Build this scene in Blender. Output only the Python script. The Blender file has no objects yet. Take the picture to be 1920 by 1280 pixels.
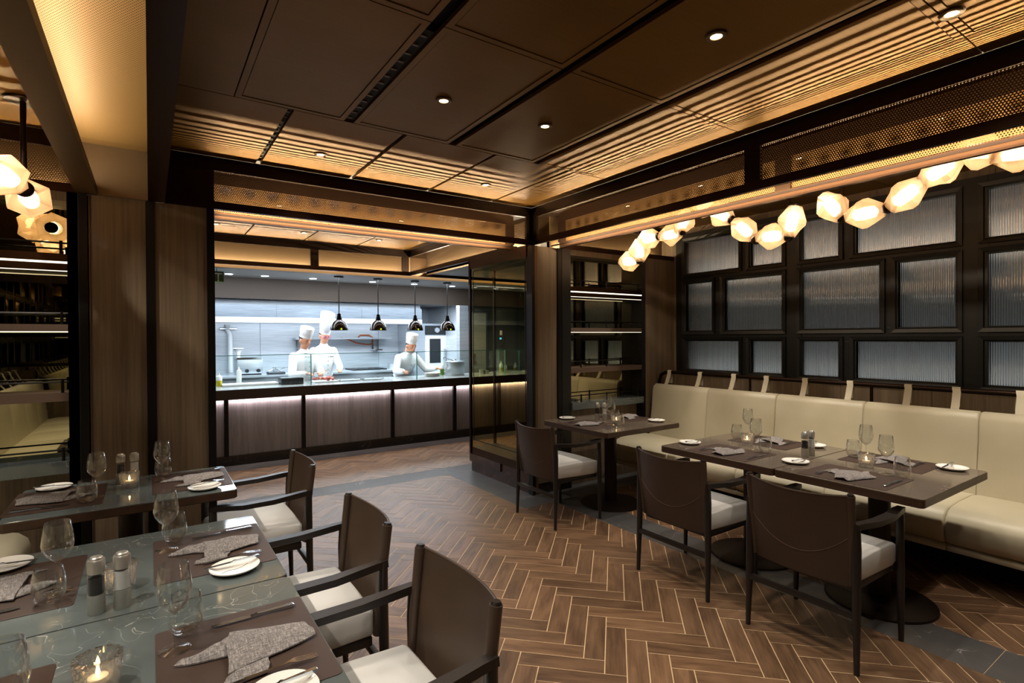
import bpy, bmesh, math, random
from mathutils import Vector, Matrix
random.seed(7)
SC = bpy.context.scene
COL = SC.collection
PI = math.pi

# ---------------------------------------------------------------- camera
F_PX, CAMZ = 1001.74, 1.52
YAW, PITCH, ROLL = .596285, -.0078749, -.0055866
_cy, _sy, _cp, _sp, _cr, _sr = math.cos(YAW), math.sin(YAW), math.cos(PITCH), math.sin(PITCH), math.cos(ROLL), math.sin(ROLL)
_F = Vector((_sy * _cp, _cy * _cp, _sp)); _R = Vector((_cy, -_sy, 0)); _U = _R.cross(_F)
CR = _R * _cr + _U * _sr; CU = -_R * _sr + _U * _cr; CF = _F
cam = bpy.data.cameras.new('camera'); camo = bpy.data.objects.new('camera', cam); COL.objects.link(camo)
cam.sensor_width = 36; cam.lens = F_PX / 1920 * 36; cam.clip_start = .02
camo.matrix_world = Matrix(((CR.x, CU.x, -CF.x, 0), (CR.y, CU.y, -CF.y, 0), (CR.z, CU.z, -CF.z, CAMZ), (0, 0, 0, 1)))
SC.camera = camo

def at(px, py, ax, v):          # photo pixel (1920x1280) -> point on an axis plane
    d = CR * ((px - 960) / F_PX) - CU * ((py - 640) / F_PX) + CF
    i = 'xyz'.index(ax); c = Vector((0, 0, CAMZ))
    return c + d * ((v - c[i]) / d[i])
def proj(p):
    d = Vector(p) - Vector((0, 0, CAMZ)); w = d.dot(CF)
    return (960 + F_PX * d.dot(CR) / w, 640 - F_PX * d.dot(CU) / w, w)

# ---------------------------------------------------------------- world, exposure
W = bpy.data.worlds.new('world'); SC.world = W; W.use_nodes = True
W.node_tree.nodes['Background'].inputs[0].default_value = (.9, .75, .55, 1)
W.node_tree.nodes['Background'].inputs[1].default_value = .02
SC.view_settings.view_transform = 'Standard'; SC.view_settings.look = 'None'
SC.view_settings.exposure = 0.28; SC.view_settings.gamma = 1.0; SC.view_settings.use_curve_mapping = False
cy = SC.cycles
cy.use_denoising = True; cy.max_bounces = 8; cy.diffuse_bounces = 4; cy.glossy_bounces = 4
cy.transmission_bounces = 8; cy.transparent_max_bounces = 24
cy.caustics_reflective = False; cy.caustics_refractive = False
cy.sample_clamp_indirect = 4.0; cy.sample_clamp_direct = 0

WARM = (1.0, .66, .34); WARM2 = (1.0, .77, .46); WARM3 = (1.0, .82, .58); NEUT = (1.0, .91, .79); COOL = (.80, .90, 1.0)
def light_obj(name, d, loc, direction, along=None):
    o = bpy.data.objects.new(name, d); COL.objects.link(o)
    z = -Vector(direction).normalized()
    x = Vector(along) if along else Vector((1, 0, 0)) if abs(z.x) < .9 else Vector((0, 1, 0))
    x = (x - z * x.dot(z)).normalized(); y = z.cross(x)
    o.matrix_world = Matrix(((x.x, y.x, z.x, loc[0]), (x.y, y.y, z.y, loc[1]), (x.z, y.z, z.z, loc[2]), (0, 0, 0, 1)))
    o['kind'] = 'helper'
    return o
def area(name, loc, direction, along, sx, sy, power, col=WARM, spread=PI):
    d = bpy.data.lights.new(name, 'AREA'); d.shape = 'RECTANGLE'; d.size = sx; d.size_y = sy
    d.energy = power; d.color = col; d.spread = spread
    return light_obj(name, d, loc, direction, along)
def spot(name, loc, direction, power, ang=80, blend=.6, col=WARM2, rad=.02):
    d = bpy.data.lights.new(name, 'SPOT'); d.energy = power; d.color = col
    d.spot_size = math.radians(ang); d.spot_blend = blend; d.shadow_soft_size = rad
    return light_obj(name, d, loc, direction)

# large kitchen panels (cool) and the hidden downlights over the tables
area('kitchen_light', (2.6, 8.8, 2.135), (0, 0, -1), (1, 0, 0), 4.2, .5, 135, COOL)
area('kitchen_light_front', (2.4, 7.75, 2.385), (0, .1, -1), (1, 0, 0), 4.6, .3, 95, COOL)
area('hood_light', (2.4, 9.8, 1.79), (0, .15, -1), (1, 0, 0), 3.6, .4, 42, COOL)
for i, y in enumerate((3.55, 2.75, 1.95, 1.15, .3)):
    spot('banquette_spot', (3.72, y, 2.73), (.16, 0, -1), 58, 88, .75, NEUT)
for i, y in enumerate((3.35, 2.4, 1.45, .4)):
    spot('table_spot', (-.78, y, 2.73), (.28, .0, -1), 90, 105, 1.0, NEUT)

# ---------------------------------------------------------------- helpers
def lin(c):
    if isinstance(c, str):
        c = [int(c[i:i + 2], 16) / 255 for i in (1, 3, 5)]
        c = [(v / 12.92 if v <= .04045 else ((v + .055) / 1.055) ** 2.4) for v in c]
    return (c[0], c[1], c[2], 1)
MATS = {}
class N:                                       # tiny node-graph helper
    def __init__(s, name):
        s.m = bpy.data.materials.new(name); s.m.use_nodes = True; s.t = s.m.node_tree
        s.b = s.t.nodes['Principled BSDF']; s.out = s.t.nodes['Material Output']; MATS[name] = s.m
    def n(s, typ, **kw):
        n = s.t.nodes.new('ShaderNode' + typ)
        for k, v in kw.items(): setattr(n, k, v)
        return n
    def l(s, a, b): s.t.links.new(a, b); return s
    def set(s, **kw):
        for k, v in kw.items():
            k = k.replace('_', ' ')
            i = s.b.inputs[k]
            if hasattr(v, 'is_linked') or hasattr(v, 'links'): s.l(v, i)
            else: i.default_value = v
        return s
    def math(s, op, a, b=None, c=None):
        n = s.n('Math', operation=op)
        for i, v in enumerate((a, b, c)):
            if v is None: continue
            if isinstance(v, (int, float)): n.inputs[i].default_value = v
            else: s.l(v, n.inputs[i])
        return n.outputs[0]
    def coord(s, kind='Object', scale=(1, 1, 1), rot=(0, 0, 0)):
        c = s.n('TexCoord'); m = s.n('Mapping'); s.l(c.outputs[kind], m.inputs[0])
        m.inputs['Scale'].default_value = scale; m.inputs['Rotation'].default_value = rot
        return m.outputs[0]
    def noise(s, vec, scale, detail=3, rough=.55, dist=0):
        n = s.n('TexNoise'); s.l(vec, n.inputs['Vector']); n.inputs['Scale'].default_value = scale
        n.inputs['Detail'].default_value = detail; n.inputs['Roughness'].default_value = rough
        n.inputs['Distortion'].default_value = dist
        return n.outputs[0]
    def ramp(s, fac, stops):
        r = s.n('ValToRGB'); s.l(fac, r.inputs[0]); e = r.color_ramp.elements
        while len(e) < len(stops): e.new(.5)
        for x, (p, c) in zip(e, stops):
            x.position = p; x.color = lin(c) if not isinstance(c, (int, float)) else (c, c, c, 1)
        return r.outputs[0]
    def mix(s, fac, a, b, blend='MIX'):
        n = s.n('MixRGB', blend_type=blend)
        for i, v in enumerate((fac, a, b)):
            if isinstance(v, (int, float)): n.inputs[i].default_value = v
            elif isinstance(v, (tuple, str)): n.inputs[i].default_value = lin(v) if isinstance(v, str) or len(v) == 3 else v
            else: s.l(v, n.inputs[i])
        return n.outputs[0]
    def bump(s, h, strength=.3, dist=.002):
        b = s.n('Bump'); b.inputs['Strength'].default_value = strength; b.inputs['Distance'].default_value = dist
        s.l(h, b.inputs['Height']); s.l(b.outputs[0], s.b.inputs['Normal']); return s

def simple(name, col, rough=.5, metal=0, **kw):
    s = N(name); s.set(Base_Color=lin(col), Roughness=rough, Metallic=metal)
    for k, v in kw.items(): s.set(**{k: v})
    return s
def emit(name, col, strength):
    s = N(name); s.set(Base_Color=lin(col), Emission_Color=lin(col), Emission_Strength=strength, Roughness=.4)

def wood(name, a, b, c, sc=1.0, rough=.42, axis='z'):
    s = N(name); k = {'z': (28, 28, .7), 'x': (.7, 28, 28), 'y': (28, .7, 28)}[axis]
    v = s.coord('Object', tuple(i * sc for i in k)); n1 = s.noise(v, 3.2, 5, .65)
    n2 = s.noise(s.coord('Object', tuple(i * .25 for i in k)), 2, 3)
    s.set(Base_Color=s.mix(.45, s.ramp(n1, [(.3, a), (.52, b), (.75, c)]), s.ramp(n2, [(.3, a), (.7, c)])), Roughness=rough)
    s.bump(n1, .25, .001)
wood('wood_veneer', '#544638', '#75644f', '#8c7a63')
wood('wood_counter', '#585050', '#76706f', '#8e8886', 1.6)
wood('wood_edge', '#2c1c12', '#3a2619', '#4a3221', axis='y')
simple('metal_black', '#1b1918', .38, .6)
simple('metal_bronze', '#2a1c12', .34, .75)
simple('metal_rail', '#3a2412', .36, .8)
simple('metal_dark_base', '#2a1f18', .45, .7)
simple('black_matte', '#060606', .8)
simple('frame_black', '#0e0f0f', .42)
def bronze():
    s = N('bronze_sheet'); v = s.coord('Object', (1, 1, 1))
    n = s.noise(v, 1.3, 3); g = s.noise(s.coord('Object', (1, 60, 1)), 6, 2)
    s.set(Base_Color=s.mix(.25, s.ramp(n, [(.3, '#6a4913'), (.7, '#7d591f')]), s.ramp(g, [(.3, '#624412'), (.7, '#856024')])), Roughness=.5, Metallic=.62, Specular_IOR_Level=.25)
bronze()
simple('bronze_plain', '#68543a', .45, .5)
def perf(name, col, pitch, r, metal=.6, rough=.42):
    s = N(name); uv = s.n('UVMap'); sep = s.n('SeparateXYZ'); s.l(uv.outputs[0], sep.inputs[0])
    ds = []
    for off in (0, .5):
        a = s.math('SUBTRACT', s.math('FRACT', s.math('ADD', s.math('MULTIPLY', sep.outputs[0], 1 / pitch), off)), .5)
        b = s.math('MULTIPLY', s.math('SUBTRACT', s.math('FRACT', s.math('ADD', s.math('MULTIPLY', sep.outputs[1], 1 / (pitch * 1.732)), off)), .5), 1.732)
        ds.append(s.math('ADD', s.math('MULTIPLY', a, a), s.math('MULTIPLY', b, b)))
    al = s.math('GREATER_THAN', s.math('MINIMUM', ds[0], ds[1]), r * r)
    s.set(Base_Color=lin(col), Metallic=metal, Roughness=rough, Alpha=al)
perf('perforated_bronze', '#5a4226', .0125, .285)
perf('perforated_gold', '#a07c48', .011, .22, .3, .5)
def tiles():
    s = N('floor_wood_tile'); uv = s.n('UVMap', uv_map='UVMap'); rn = s.n('UVMap', uv_map='Rnd')
    sp = s.n('SeparateXYZ'); s.l(rn.outputs[0], sp.inputs[0])
    m = s.n('Mapping'); s.l(uv.outputs[0], m.inputs[0]); m.inputs['Scale'].default_value = (2.2, 26, 1)
    n1 = s.noise(m.outputs[0], 2.6, 6, .62, .5)
    m2 = s.n('Mapping'); s.l(uv.outputs[0], m2.inputs[0]); m2.inputs['Scale'].default_value = (1.4, 6, 1)
    n2 = s.noise(m2.outputs[0], 2.0, 3, .5, .8)
    base = s.ramp(n1, [(.3, '#4b3524'), (.5, '#6d4f37'), (.72, '#86664a')])
    base = s.mix(.5, base, s.ramp(n2, [(.35, '#4a3423'), (.65, '#84654a')]))
    tone = s.math('ADD', s.math('MULTIPLY', sp.outputs[0], .42), .80)
    c = s.n('Vector' + 'Math', operation='SCALE'); s.l(base, c.inputs[0]); s.l(tone, c.inputs['Scale'])
    s.set(Base_Color=c.outputs[0], Roughness=s.ramp(n1, [(.2, .50), (.8, .36)]))
    s.bump(n1, .12, .001)
tiles()
simple('grout', '#d8ba90', .8)
def marble(name, base1, base2, vein, gold, rough=.12, scale=1.0, amt=1.0):
    s = N(name); v = s.coord('Object', (scale,) * 3)
    w = s.noise(v, 1.6, 4, .6)
    base = s.ramp(s.noise(v, 2.2, 4), [(.3, base1), (.7, base2)])
    def vein_f(sc, wid, seed):
        mp = s.n('Mapping'); s.l(v, mp.inputs[0]); mp.inputs['Location'].default_value = (seed, seed * 1.7, seed * .3)
        n = s.noise(mp.outputs[0], sc, 2.5, .5, 1.1)
        d = s.math('ABSOLUTE', s.math('SUBTRACT', n, .5))
        f = s.n('MapRange'); s.l(d, f.inputs[0]); f.inputs[1].default_value = 0; f.inputs[2].default_value = wid
        f.inputs[3].default_value = 1; f.inputs[4].default_value = 0
        mask = s.noise(mp.outputs[0], sc * .8, 2); mk = s.n('MapRange'); s.l(mask, mk.inputs[0])
        mk.inputs[1].default_value = .53; mk.inputs[2].default_value = .66
        return s.math('MULTIPLY', s.math('MULTIPLY', f.outputs[0], mk.outputs[0]), amt)
    c = s.mix(vein_f(2.6, .0055, 1.3), base, vein)
    c = s.mix(vein_f(5.0, .0045, 4.1), c, vein)
    c = s.mix(vein_f(2.1, .005, 9.7), c, gold)
    s.set(Base_Color=c, Roughness=rough)
marble('marble_table', '#545b5a', '#626a69', '#b4b5ae', '#a08a40', .07, 1.5, 1.0)
marble('marble_brown_table', '#5f5449', '#6f6356', '#bdb09a', '#a08a58', .10, 1.6, .7)
marble('marble_floor', '#454444', '#565453', '#bdbab4', '#a89070', .30, 1.3, .8)
marble('marble_plinth', '#2f1d16', '#432a20', '#b59a86', '#8a6a50', .25, 1.6, .9)
marble('marble_base', '#15110f', '#221b18', '#8a7d72', '#6a5a48', .25, 1.6, .6)
def leather(name, a, b, rough, sc=260):
    s = N(name); v = s.coord('Object'); n = s.noise(v, sc, 2); g = s.noise(v, 3, 2)
    s.set(Base_Color=s.ramp(g, [(.3, a), (.7, b)]), Roughness=rough); s.bump(n, .15, .0006)
leather('leather_brown', '#37291f', '#443428', .46)
leather('leather_cream', '#b5ac92', '#c1b89f', .42)
leather('leather_mat', '#36271f', '#402e25', .55)
leather('fabric_seat', '#c4c2bd', '#d0cec9', .75, 500)
leather('strap_fabric', '#bdb49c', '#c8bfa8', .8, 500)
simple('chair_wood', '#1d1714', .38)
simple('stitch', '#6b5644', .7)
simple('chrome', '#d8d8d8', .12, 1)
simple('cutlery', (.62, .70, .80), .16, 1)
simple('brushed_steel', '#c9c6be', .36, .85)
simple('porcelain', '#efece4', .12)
simple('porcelain_vein', '#5a5040', .4)
simple('peppercorn', '#1a120d', .6)
simple('salt', '#e8e6e2', .7)
simple('candle_wax', '#f0e6d0', .5)
emit('flame', '#ffd08c', 26)
def weave():
    s = N('napkin_linen'); v = s.coord('Object', (1, 1, 1))
    w1 = s.noise(s.coord('Object', (420, 60, 60)), 1, 2); w2 = s.noise(s.coord('Object', (60, 420, 60)), 1, 2)
    n = s.math('MULTIPLY', s.math('ADD', w1, w2), .5)
    s.set(Base_Color=s.ramp(n, [(.34, '#55504f'), (.5, '#7d7774'), (.66, '#aaa39e')]), Roughness=.9); s.bump(n, .5, .0012)
weave()
def steel(name, a, b, rough, metal=1, axis=(1, 1, 40)):
    s = N(name); n = s.noise(s.coord('Object', axis), 3, 3)
    s.set(Base_Color=s.ramp(n, [(.3, a), (.7, b)]), Roughness=rough, Metallic=metal)
steel('steel_wall', '#b8c0c8', '#d6dde4', .30, .3)
steel('steel_plain', '#a7aeb5', '#c3cad0', .3, .6)
steel('steel_dark', '#4e5459', '#666c72', .35)
steel('steel_band', '#525a62', '#6f7881', .35, .4)
simple('kitchen_white', '#d9dde0', .5)
simple('kitchen_black', '#15181c', .4)
simple('kitchen_wall_dark', '#1b2025', .6)
simple('soffit_grey', '#8f8f8e', .7)
simple('fascia_brown', '#382a1e', .6)
simple('counter_top', '#b9bcbc', .2, .35)
simple('counter_fascia', '#332822', .4, .2)
simple('chef_white', '#e8eaec', .85)
simple('apron_grey', '#8f9397', .85)
simple('trousers_dark', '#20232a', .9)
simple('skin', '#b98263', .55)
simple('hair_dark', '#120e0c', .6)
simple('eye_dark', '#15100e', .3)
simple('lip', '#8c4f43', .5)
simple('rose_plastic', '#b04a78', .3)
simple('meat_red', '#a8402f', .45)
simple('meat_pale', '#d2a58c', .5)
simple('liquid_yellow', '#b9ad12', .25)
simple('liquid_green', '#5c8a2e', .3)
simple('bottle_plastic', '#dfe6e8', .35)
simple('orange_cable', '#c8632a', .5)
simple('plant_green', '#31512a', .6)
simple('phone_black', '#0d1114', .35)
emit('phone_screen', '#3fb6ff', 2.0)
emit('yellow_tag', '#c8e020', .6)
emit('downlight_lens', '#ffd9a0', 22)
emit('downlight_cool', '#eaf3ff', 8)
emit('led_white', '#fff0d8', 1.6)
emit('bulb_glow', '#ffe3bd', 7.5)
simple('exit_green', '#2f5230', .5)
simple('exit_white', '#dfe8df', .5)
def thin_glass(name, tint, refl=.9, edge=(1, 1, 1), pw=4.0):
    s = N(name); t = s.n('BsdfTransparent'); t.inputs[0].default_value = lin(tint)
    g = s.n('BsdfGlossy'); g.inputs['Roughness'].default_value = .02; g.inputs[0].default_value = (*edge, 1)
    lw = s.n('LayerWeight'); lw.inputs['Blend'].default_value = .5
    mx = s.n('MixShader'); s.l(s.math('MULTIPLY', s.math('ADD', s.math('POWER', lw.outputs['Facing'], pw), .05), refl), mx.inputs[0])
    s.l(t.outputs[0], mx.inputs[1]); s.l(g.outputs[0], mx.inputs[2]); s.l(mx.outputs[0], s.out.inputs[0])
thin_glass('glass_clear', (.97, .98, .98), 1.0, (1, 1, 1), 2.2)
thin_glass('glass_guard', (.90, .97, .96), .8)
thin_glass('glass_amber', (.78, .71, .48), .7, (.8, .7, .5))
simple('glass_edge', '#3f8f86', .2)
def fluted():
    s = N('glass_fluted'); s.set(Base_Color=lin((.92, .95, .95)), Roughness=.05, IOR=1.5)
    s.set(Transmission_Weight=1.0)
fluted()
def crystal():
    s = N('crystal'); t = s.n('BsdfTransparent'); t.inputs[0].default_value = (.97, .97, .96, 1); g = s.n('BsdfGlossy'); g.inputs['Roughness'].default_value = .04
    d = s.n('BsdfTranslucent'); d.inputs[0].default_value = (.9, .88, .84, 1); lw = s.n('LayerWeight'); lw.inputs['Blend'].default_value = .5
    m1 = s.n('MixShader'); m1.inputs[0].default_value = .2; s.l(t.outputs[0], m1.inputs[1]); s.l(d.outputs[0], m1.inputs[2])
    m2 = s.n('MixShader'); s.l(s.math('ADD', s.math('MULTIPLY', s.math('POWER', lw.outputs['Facing'], 2.0), .8), .16), m2.inputs[0])
    s.l(m1.outputs[0], m2.inputs[1]); s.l(g.outputs[0], m2.inputs[2]); s.l(m2.outputs[0], s.out.inputs[0])
crystal()
simple('mirror_bronze', (.46, .42, .27), .015, 1)
def shade():
    s = N('lamp_shade_glass'); t = s.n('BsdfTransparent'); t.inputs[0].default_value = (1, .93, .84, 1)
    d = s.n('BsdfTranslucent'); d.inputs[0].default_value = lin((.66, .47, .30)); df = s.n('BsdfDiffuse'); df.inputs[0].default_value = lin((.55, .40, .27))
    g = s.n('BsdfGlossy'); g.inputs['Roughness'].default_value = .08
    m1 = s.n('MixShader'); m1.inputs[0].default_value = .35; s.l(d.outputs[0], m1.inputs[1]); s.l(df.outputs[0], m1.inputs[2])
    m2 = s.n('MixShader'); m2.inputs[0].default_value = .80; s.l(t.outputs[0], m2.inputs[1]); s.l(m1.outputs[0], m2.inputs[2])
    m3 = s.n('MixShader'); m3.inputs[0].default_value = .06; s.l(m2.outputs[0], m3.inputs[1]); s.l(g.outputs[0], m3.inputs[2])
    s.l(m3.outputs[0], s.out.inputs[0])
shade()

# ---------------------------------------------------------------- mesh builder
class MB:
    def __init__(s): s.v = []; s.f = []; s.uv = None
    def quad(s, *p):
        k = len(s.v); s.v += [tuple(q) for q in p]; s.f.append(tuple(range(k, k + len(p)))); return s
    def box(s, a, b):
        x0, y0, z0 = [min(a[i], b[i]) for i in range(3)]; x1, y1, z1 = [max(a[i], b[i]) for i in range(3)]
        k = len(s.v)
        s.v += [(x0, y0, z0), (x1, y0, z0), (x1, y1, z0), (x0, y1, z0), (x0, y0, z1), (x1, y0, z1), (x1, y1, z1), (x0, y1, z1)]
        for f in ((3, 2, 1, 0), (4, 5, 6, 7), (0, 1, 5, 4), (1, 2, 6, 5), (2, 3, 7, 6), (3, 0, 4, 7)): s.f.append(tuple(k + i for i in f))
        return s
    def rbox(s, a, b, r=.01, seg=2):
        bm = bmesh.new(); bmesh.ops.create_cube(bm, size=1)
        c = [(a[i] + b[i]) / 2 for i in range(3)]; d = [abs(b[i] - a[i]) for i in range(3)]
        for v in bm.verts: v.co = Vector((c[0] + v.co.x * d[0], c[1] + v.co.y * d[1], c[2] + v.co.z * d[2]))
        bmesh.ops.bevel(bm, geom=bm.edges[:], offset=min(r, min(d) * .49), segments=seg, profile=.5, affect='EDGES')
        return s.bm(bm)
    def bm(s, bm):
        k = len(s.v); bm.verts.index_update()
        s.v += [tuple(v.co) for v in bm.verts]; s.f += [tuple(k + v.index for v in f.verts) for f in bm.faces]; bm.free(); return s
    def rings(s, rs, close=True, cap=True):
        k = len(s.v); n = len(rs[0])
        for r in rs: s.v += [tuple(p) for p in r]
        for i in range(len(rs) - 1):
            for j in range(n if close else n - 1):
                a = k + i * n + j; b = k + i * n + (j + 1) % n
                s.f.append((a, b, b + n, a + n))
        if cap and close:
            s.f.append(tuple(k + j for j in reversed(range(n)))); s.f.append(tuple(k + (len(rs) - 1) * n + j for j in range(n)))
        return s
    def lathe(s, prof, n=24, c=(0, 0, 0), cap=False):
        rs = [[(c[0] + r * math.cos(2 * PI * j / n), c[1] + r * math.sin(2 * PI * j / n), c[2] + z) for j in range(n)] for r, z in prof]
        return s.rings(rs, True, cap)
    def tube(s, pts, rad, n=10, cap=True):
        pts = [Vector(p) for p in pts]; m = len(pts)
        if not isinstance(rad, (list, tuple)): rad = [rad] * m
        rs = []; prev = None
        for i, p in enumerate(pts):
            t = (pts[min(i + 1, m - 1)] - pts[max(i - 1, 0)]).normalized()
            if prev is None:
                u = t.cross(Vector((0, 0, 1)))
                if u.length < .01: u = Vector((1, 0, 0))
            else: u = prev - t * prev.dot(t)
            u.normalize(); prev = u; w = t.cross(u)
            rs.append([p + (u * math.cos(2 * PI * j / n) + w * math.sin(2 * PI * j / n)) * rad[i] for j in range(n)])
        return s.rings(rs, True, cap)
    def bar(s, pts, wv, wh, up=(0, 0, 1)):      # rectangular section swept along a path
        pts = [Vector(p) for p in pts]; m = len(pts); rs = []
        if not isinstance(wv, (list, tuple)): wv = [wv] * m
        if not isinstance(wh, (list, tuple)): wh = [wh] * m
        for i, p in enumerate(pts):
            t = (pts[min(i + 1, m - 1)] - pts[max(i - 1, 0)]).normalized()
            sd = t.cross(Vector(up)).normalized(); u = sd.cross(t)
            rs.append([p + sd * wh[i] / 2 + u * wv[i] / 2, p - sd * wh[i] / 2 + u * wv[i] / 2, p - sd * wh[i] / 2 - u * wv[i] / 2, p + sd * wh[i] / 2 - u * wv[i] / 2])
        return s.rings(rs)
    def ball(s, c, r, n=12, m=8):
        r = (r, r, r) if isinstance(r, (int, float)) else r
        rs = []
        for i in range(m + 1):
            a = PI * (i / m) - PI / 2; q = max(math.cos(a), .02)
            rs.append([(c[0] + r[0] * q * math.cos(2 * PI * j / n), c[1] + r[1] * q * math.sin(2 * PI * j / n), c[2] + r[2] * math.sin(a)) for j in range(n)])
        return s.rings(rs)
    def xform(s, M, k=0):
        for i in range(k, len(s.v)): s.v[i] = tuple(M @ Vector(s.v[i]))
        return s
    def build(s, name, mat, parent=None, smooth=None, ang=35):
        me = bpy.data.meshes.new(name); me.from_pydata(s.v, [], s.f)
        me.materials.append(MATS[mat])
        if smooth is not None:
            for p in me.polygons: p.use_smooth = True
            me.set_sharp_from_angle(angle=math.radians(ang))
        if s.uv:
            ul = me.uv_layers.new(name='UVMap')
            for lp in me.loops: ul.data[lp.index].uv = s.uv(me.vertices[lp.vertex_index].co)
        me.update()
        o = bpy.data.objects.new(name, me); COL.objects.link(o)
        if parent: o.parent = parent
        return o
def tag(o, label=None, cat=None, group=None, kind=None):
    if label: o['label'] = label
    if cat: o['category'] = cat
    if group: o['group'] = group
    if kind: o['kind'] = kind
    return o
def thing(name, label, cat, loc=(0, 0, 0), rz=0, group=None, kind=None):
    o = bpy.data.objects.new(name, None); COL.objects.link(o); o.location = loc; o.rotation_euler = (0, 0, rz)
    o.empty_display_size = .1
    return tag(o, label, cat, group, kind)
KIDS = {}
def dup(root, loc, rz=0, label=None, group=None):
    r = root.copy(); COL.objects.link(r); r.location = loc; r.rotation_euler = (0, 0, rz)
    if label: r['label'] = label
    if group: r['group'] = group
    for ch in KIDS.setdefault(root.name, list(root.children)):
        c = ch.copy(); COL.objects.link(c); c.parent = r
        for g in KIDS.setdefault(ch.name, list(ch.children)):
            d = g.copy(); COL.objects.link(d); d.parent = c
    return r
def box(name, mat, a, b, parent=None, r=0):
    m = MB(); m.rbox(a, b, r) if r else m.box(a, b)
    return m.build(name, mat, parent, True if r else None)
def struct(o, label, cat): return tag(o, label, cat, kind='structure')

# ---------------------------------------------------------------- floor
XC = 1.70
XL, XR = -1.70, 5.10           # side walls
YB, YF = -1.05, 4.12           # end wall behind, front line of columns
floor = MB().box((-1.9, -1.3, -.12), (7.2, 10.8, -.0012)).build('floor', 'grout')
struct(floor, 'floor of wood-look herringbone tiles with pale joints and marble borders', 'floor')
def clip(poly, x0, x1, y0, y1):
    for ax, v, sgn in ((0, x0, 1), (0, x1, -1), (1, y0, 1), (1, y1, -1)):
        out = []
        for i in range(len(poly)):
            a, b = poly[i], poly[(i + 1) % len(poly)]
            da, db = (a[ax] - v) * sgn, (b[ax] - v) * sgn
            if da >= 0: out.append(a)
            if (da >= 0) != (db >= 0):
                t = da / (da - db); out.append((a[0] + (b[0] - a[0]) * t, a[1] + (b[1] - a[1]) * t))
        poly = out
        if len(poly) < 3: return None
    return poly
def parea(p): return abs(sum(p[i][0] * p[(i + 1) % len(p)][1] - p[(i + 1) % len(p)][0] * p[i][1] for i in range(len(p)))) / 2
g2 = .0024
REG = [(.665 + g2, 2.735 - g2, 3.855, 5.30 - g2), (.32 + g2, 3.08 - g2, YB, 3.855), (3.40 + g2, XR, YB, 3.855), (XL, 0.0 - g2, YB, 3.855), (-1.5, 6.4, 5.60 + g2, 6.85 - g2)]
TL, TW_ = .4, .1
S2 = math.sqrt(.5); U_ = (S2, -S2); V_ = (-S2, -S2); P0 = (2.04, 2.392)
tiles_ = []
for i in range(-60, 60):
    for j in range(-14, 16):
        for kind in (0, 1):
            a, b = (i + 4 * j) * TW_, (i - 4 * j + (1 if kind else 0)) * TW_
            du, dv = (TL, TW_) if kind == 0 else (TW_, TL)
            q = [(a + g2, b + g2), (a + du - g2, b + g2), (a + du - g2, b + dv - g2), (a + g2, b + dv - g2)]
            w = [(P0[0] + u * U_[0] + v * V_[0], P0[1] + u * U_[1] + v * V_[1]) for u, v in q]
            if max(p[0] for p in w) < -1.9 or min(p[0] for p in w) > 6.5 or max(p[1] for p in w) < -1.2 or min(p[1] for p in w) > 7: continue
            pieces = [c for c in (clip(w, *r) for r in REG) if c and parea(c) > 1e-4]
            if not pieces: continue
            vis = 0
            for c in pieces:
                pp = [proj((x, y, 0)) for x, y in c]
                if min(p[2] for p in pp) < .3: continue
                cc = [(sum(p[0] for p in pp) / len(pp)), (sum(p[1] for p in pp) / len(pp))]
                hid = (c[0][0] > 3.75 or (c[0][0] < .45 and c[0][1] < 3.8))
                if -20 < cc[0] < 1940 and -20 < cc[1] < 1300 and not hid: vis += parea([(p[0], p[1]) for p in pp])
            tiles_.append((vis, pieces, kind, (P0[0] + a * U_[0] + b * V_[0], P0[1] + a * U_[1] + b * V_[1])))
tiles_.sort(key=lambda t: -t[0])
def tile_mesh(name, group):
    vs, fs, uvs, rn = [], [], [], []
    for vis, pieces, kind, org in group:
        rr = random.random(); ou, ov = random.random() * 20, random.random() * 20
        dz = random.uniform(-.0004, .0004)
        for c in pieces:
            k = len(vs); n = len(c)
            if sum(c[i][0] * c[(i + 1) % n][1] - c[(i + 1) % n][0] * c[i][1] for i in range(n)) < 0: c = c[::-1]
            vs += [(x, y, dz) for x, y in c] + [(x, y, -.005) for x, y in c]
            fs.append(tuple(range(k, k + n)))
            for i in range(n): fs.append((k + i, k + n + i, k + n + (i + 1) % n, k + (i + 1) % n))
            for x, y in c + c:
                dx, dy = x - org[0], y - org[1]; u = dx * U_[0] + dy * U_[1]; v = dx * V_[0] + dy * V_[1]
                if kind: u, v = v, u
                uvs.append((u + ou, v + ov)); rn.append((rr, 0))
    me = bpy.data.meshes.new(name); me.from_pydata(vs, [], fs); me.materials.append(MATS['floor_wood_tile'])
    a = me.uv_layers.new(name='UVMap'); b = me.uv_layers.new(name='Rnd')
    li = [lp.vertex_index for lp in me.loops]
    a.data.foreach_set('uv', [c for i in li for c in uvs[i]]); b.data.foreach_set('uv', [c for i in li for c in rn[i]])
    o = bpy.data.objects.new(name, me); COL.objects.link(o); o.parent = floor; return o
for t in tiles_[:300]: tile_mesh('floor_tile', [t])
o = tile_mesh('floor_tile_field', tiles_[300:]); o['kind'] = 'stuff'
def slabs(x0, x1, y0, y1, n, axis):
    for i in range(n):
        if axis == 'x': a, b = (x0 + (x1 - x0) * i / n + .001, y0 + .001), (x0 + (x1 - x0) * (i + 1) / n - .001, y1 - .001)
        else: a, b = (x0 + .001, y0 + (y1 - y0) * i / n + .001), (x1 - .001, y0 + (y1 - y0) * (i + 1) / n - .001)
        box('marble_slab', 'marble_floor', (a[0], a[1], -.02), (b[0], b[1], 0), floor)
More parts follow.
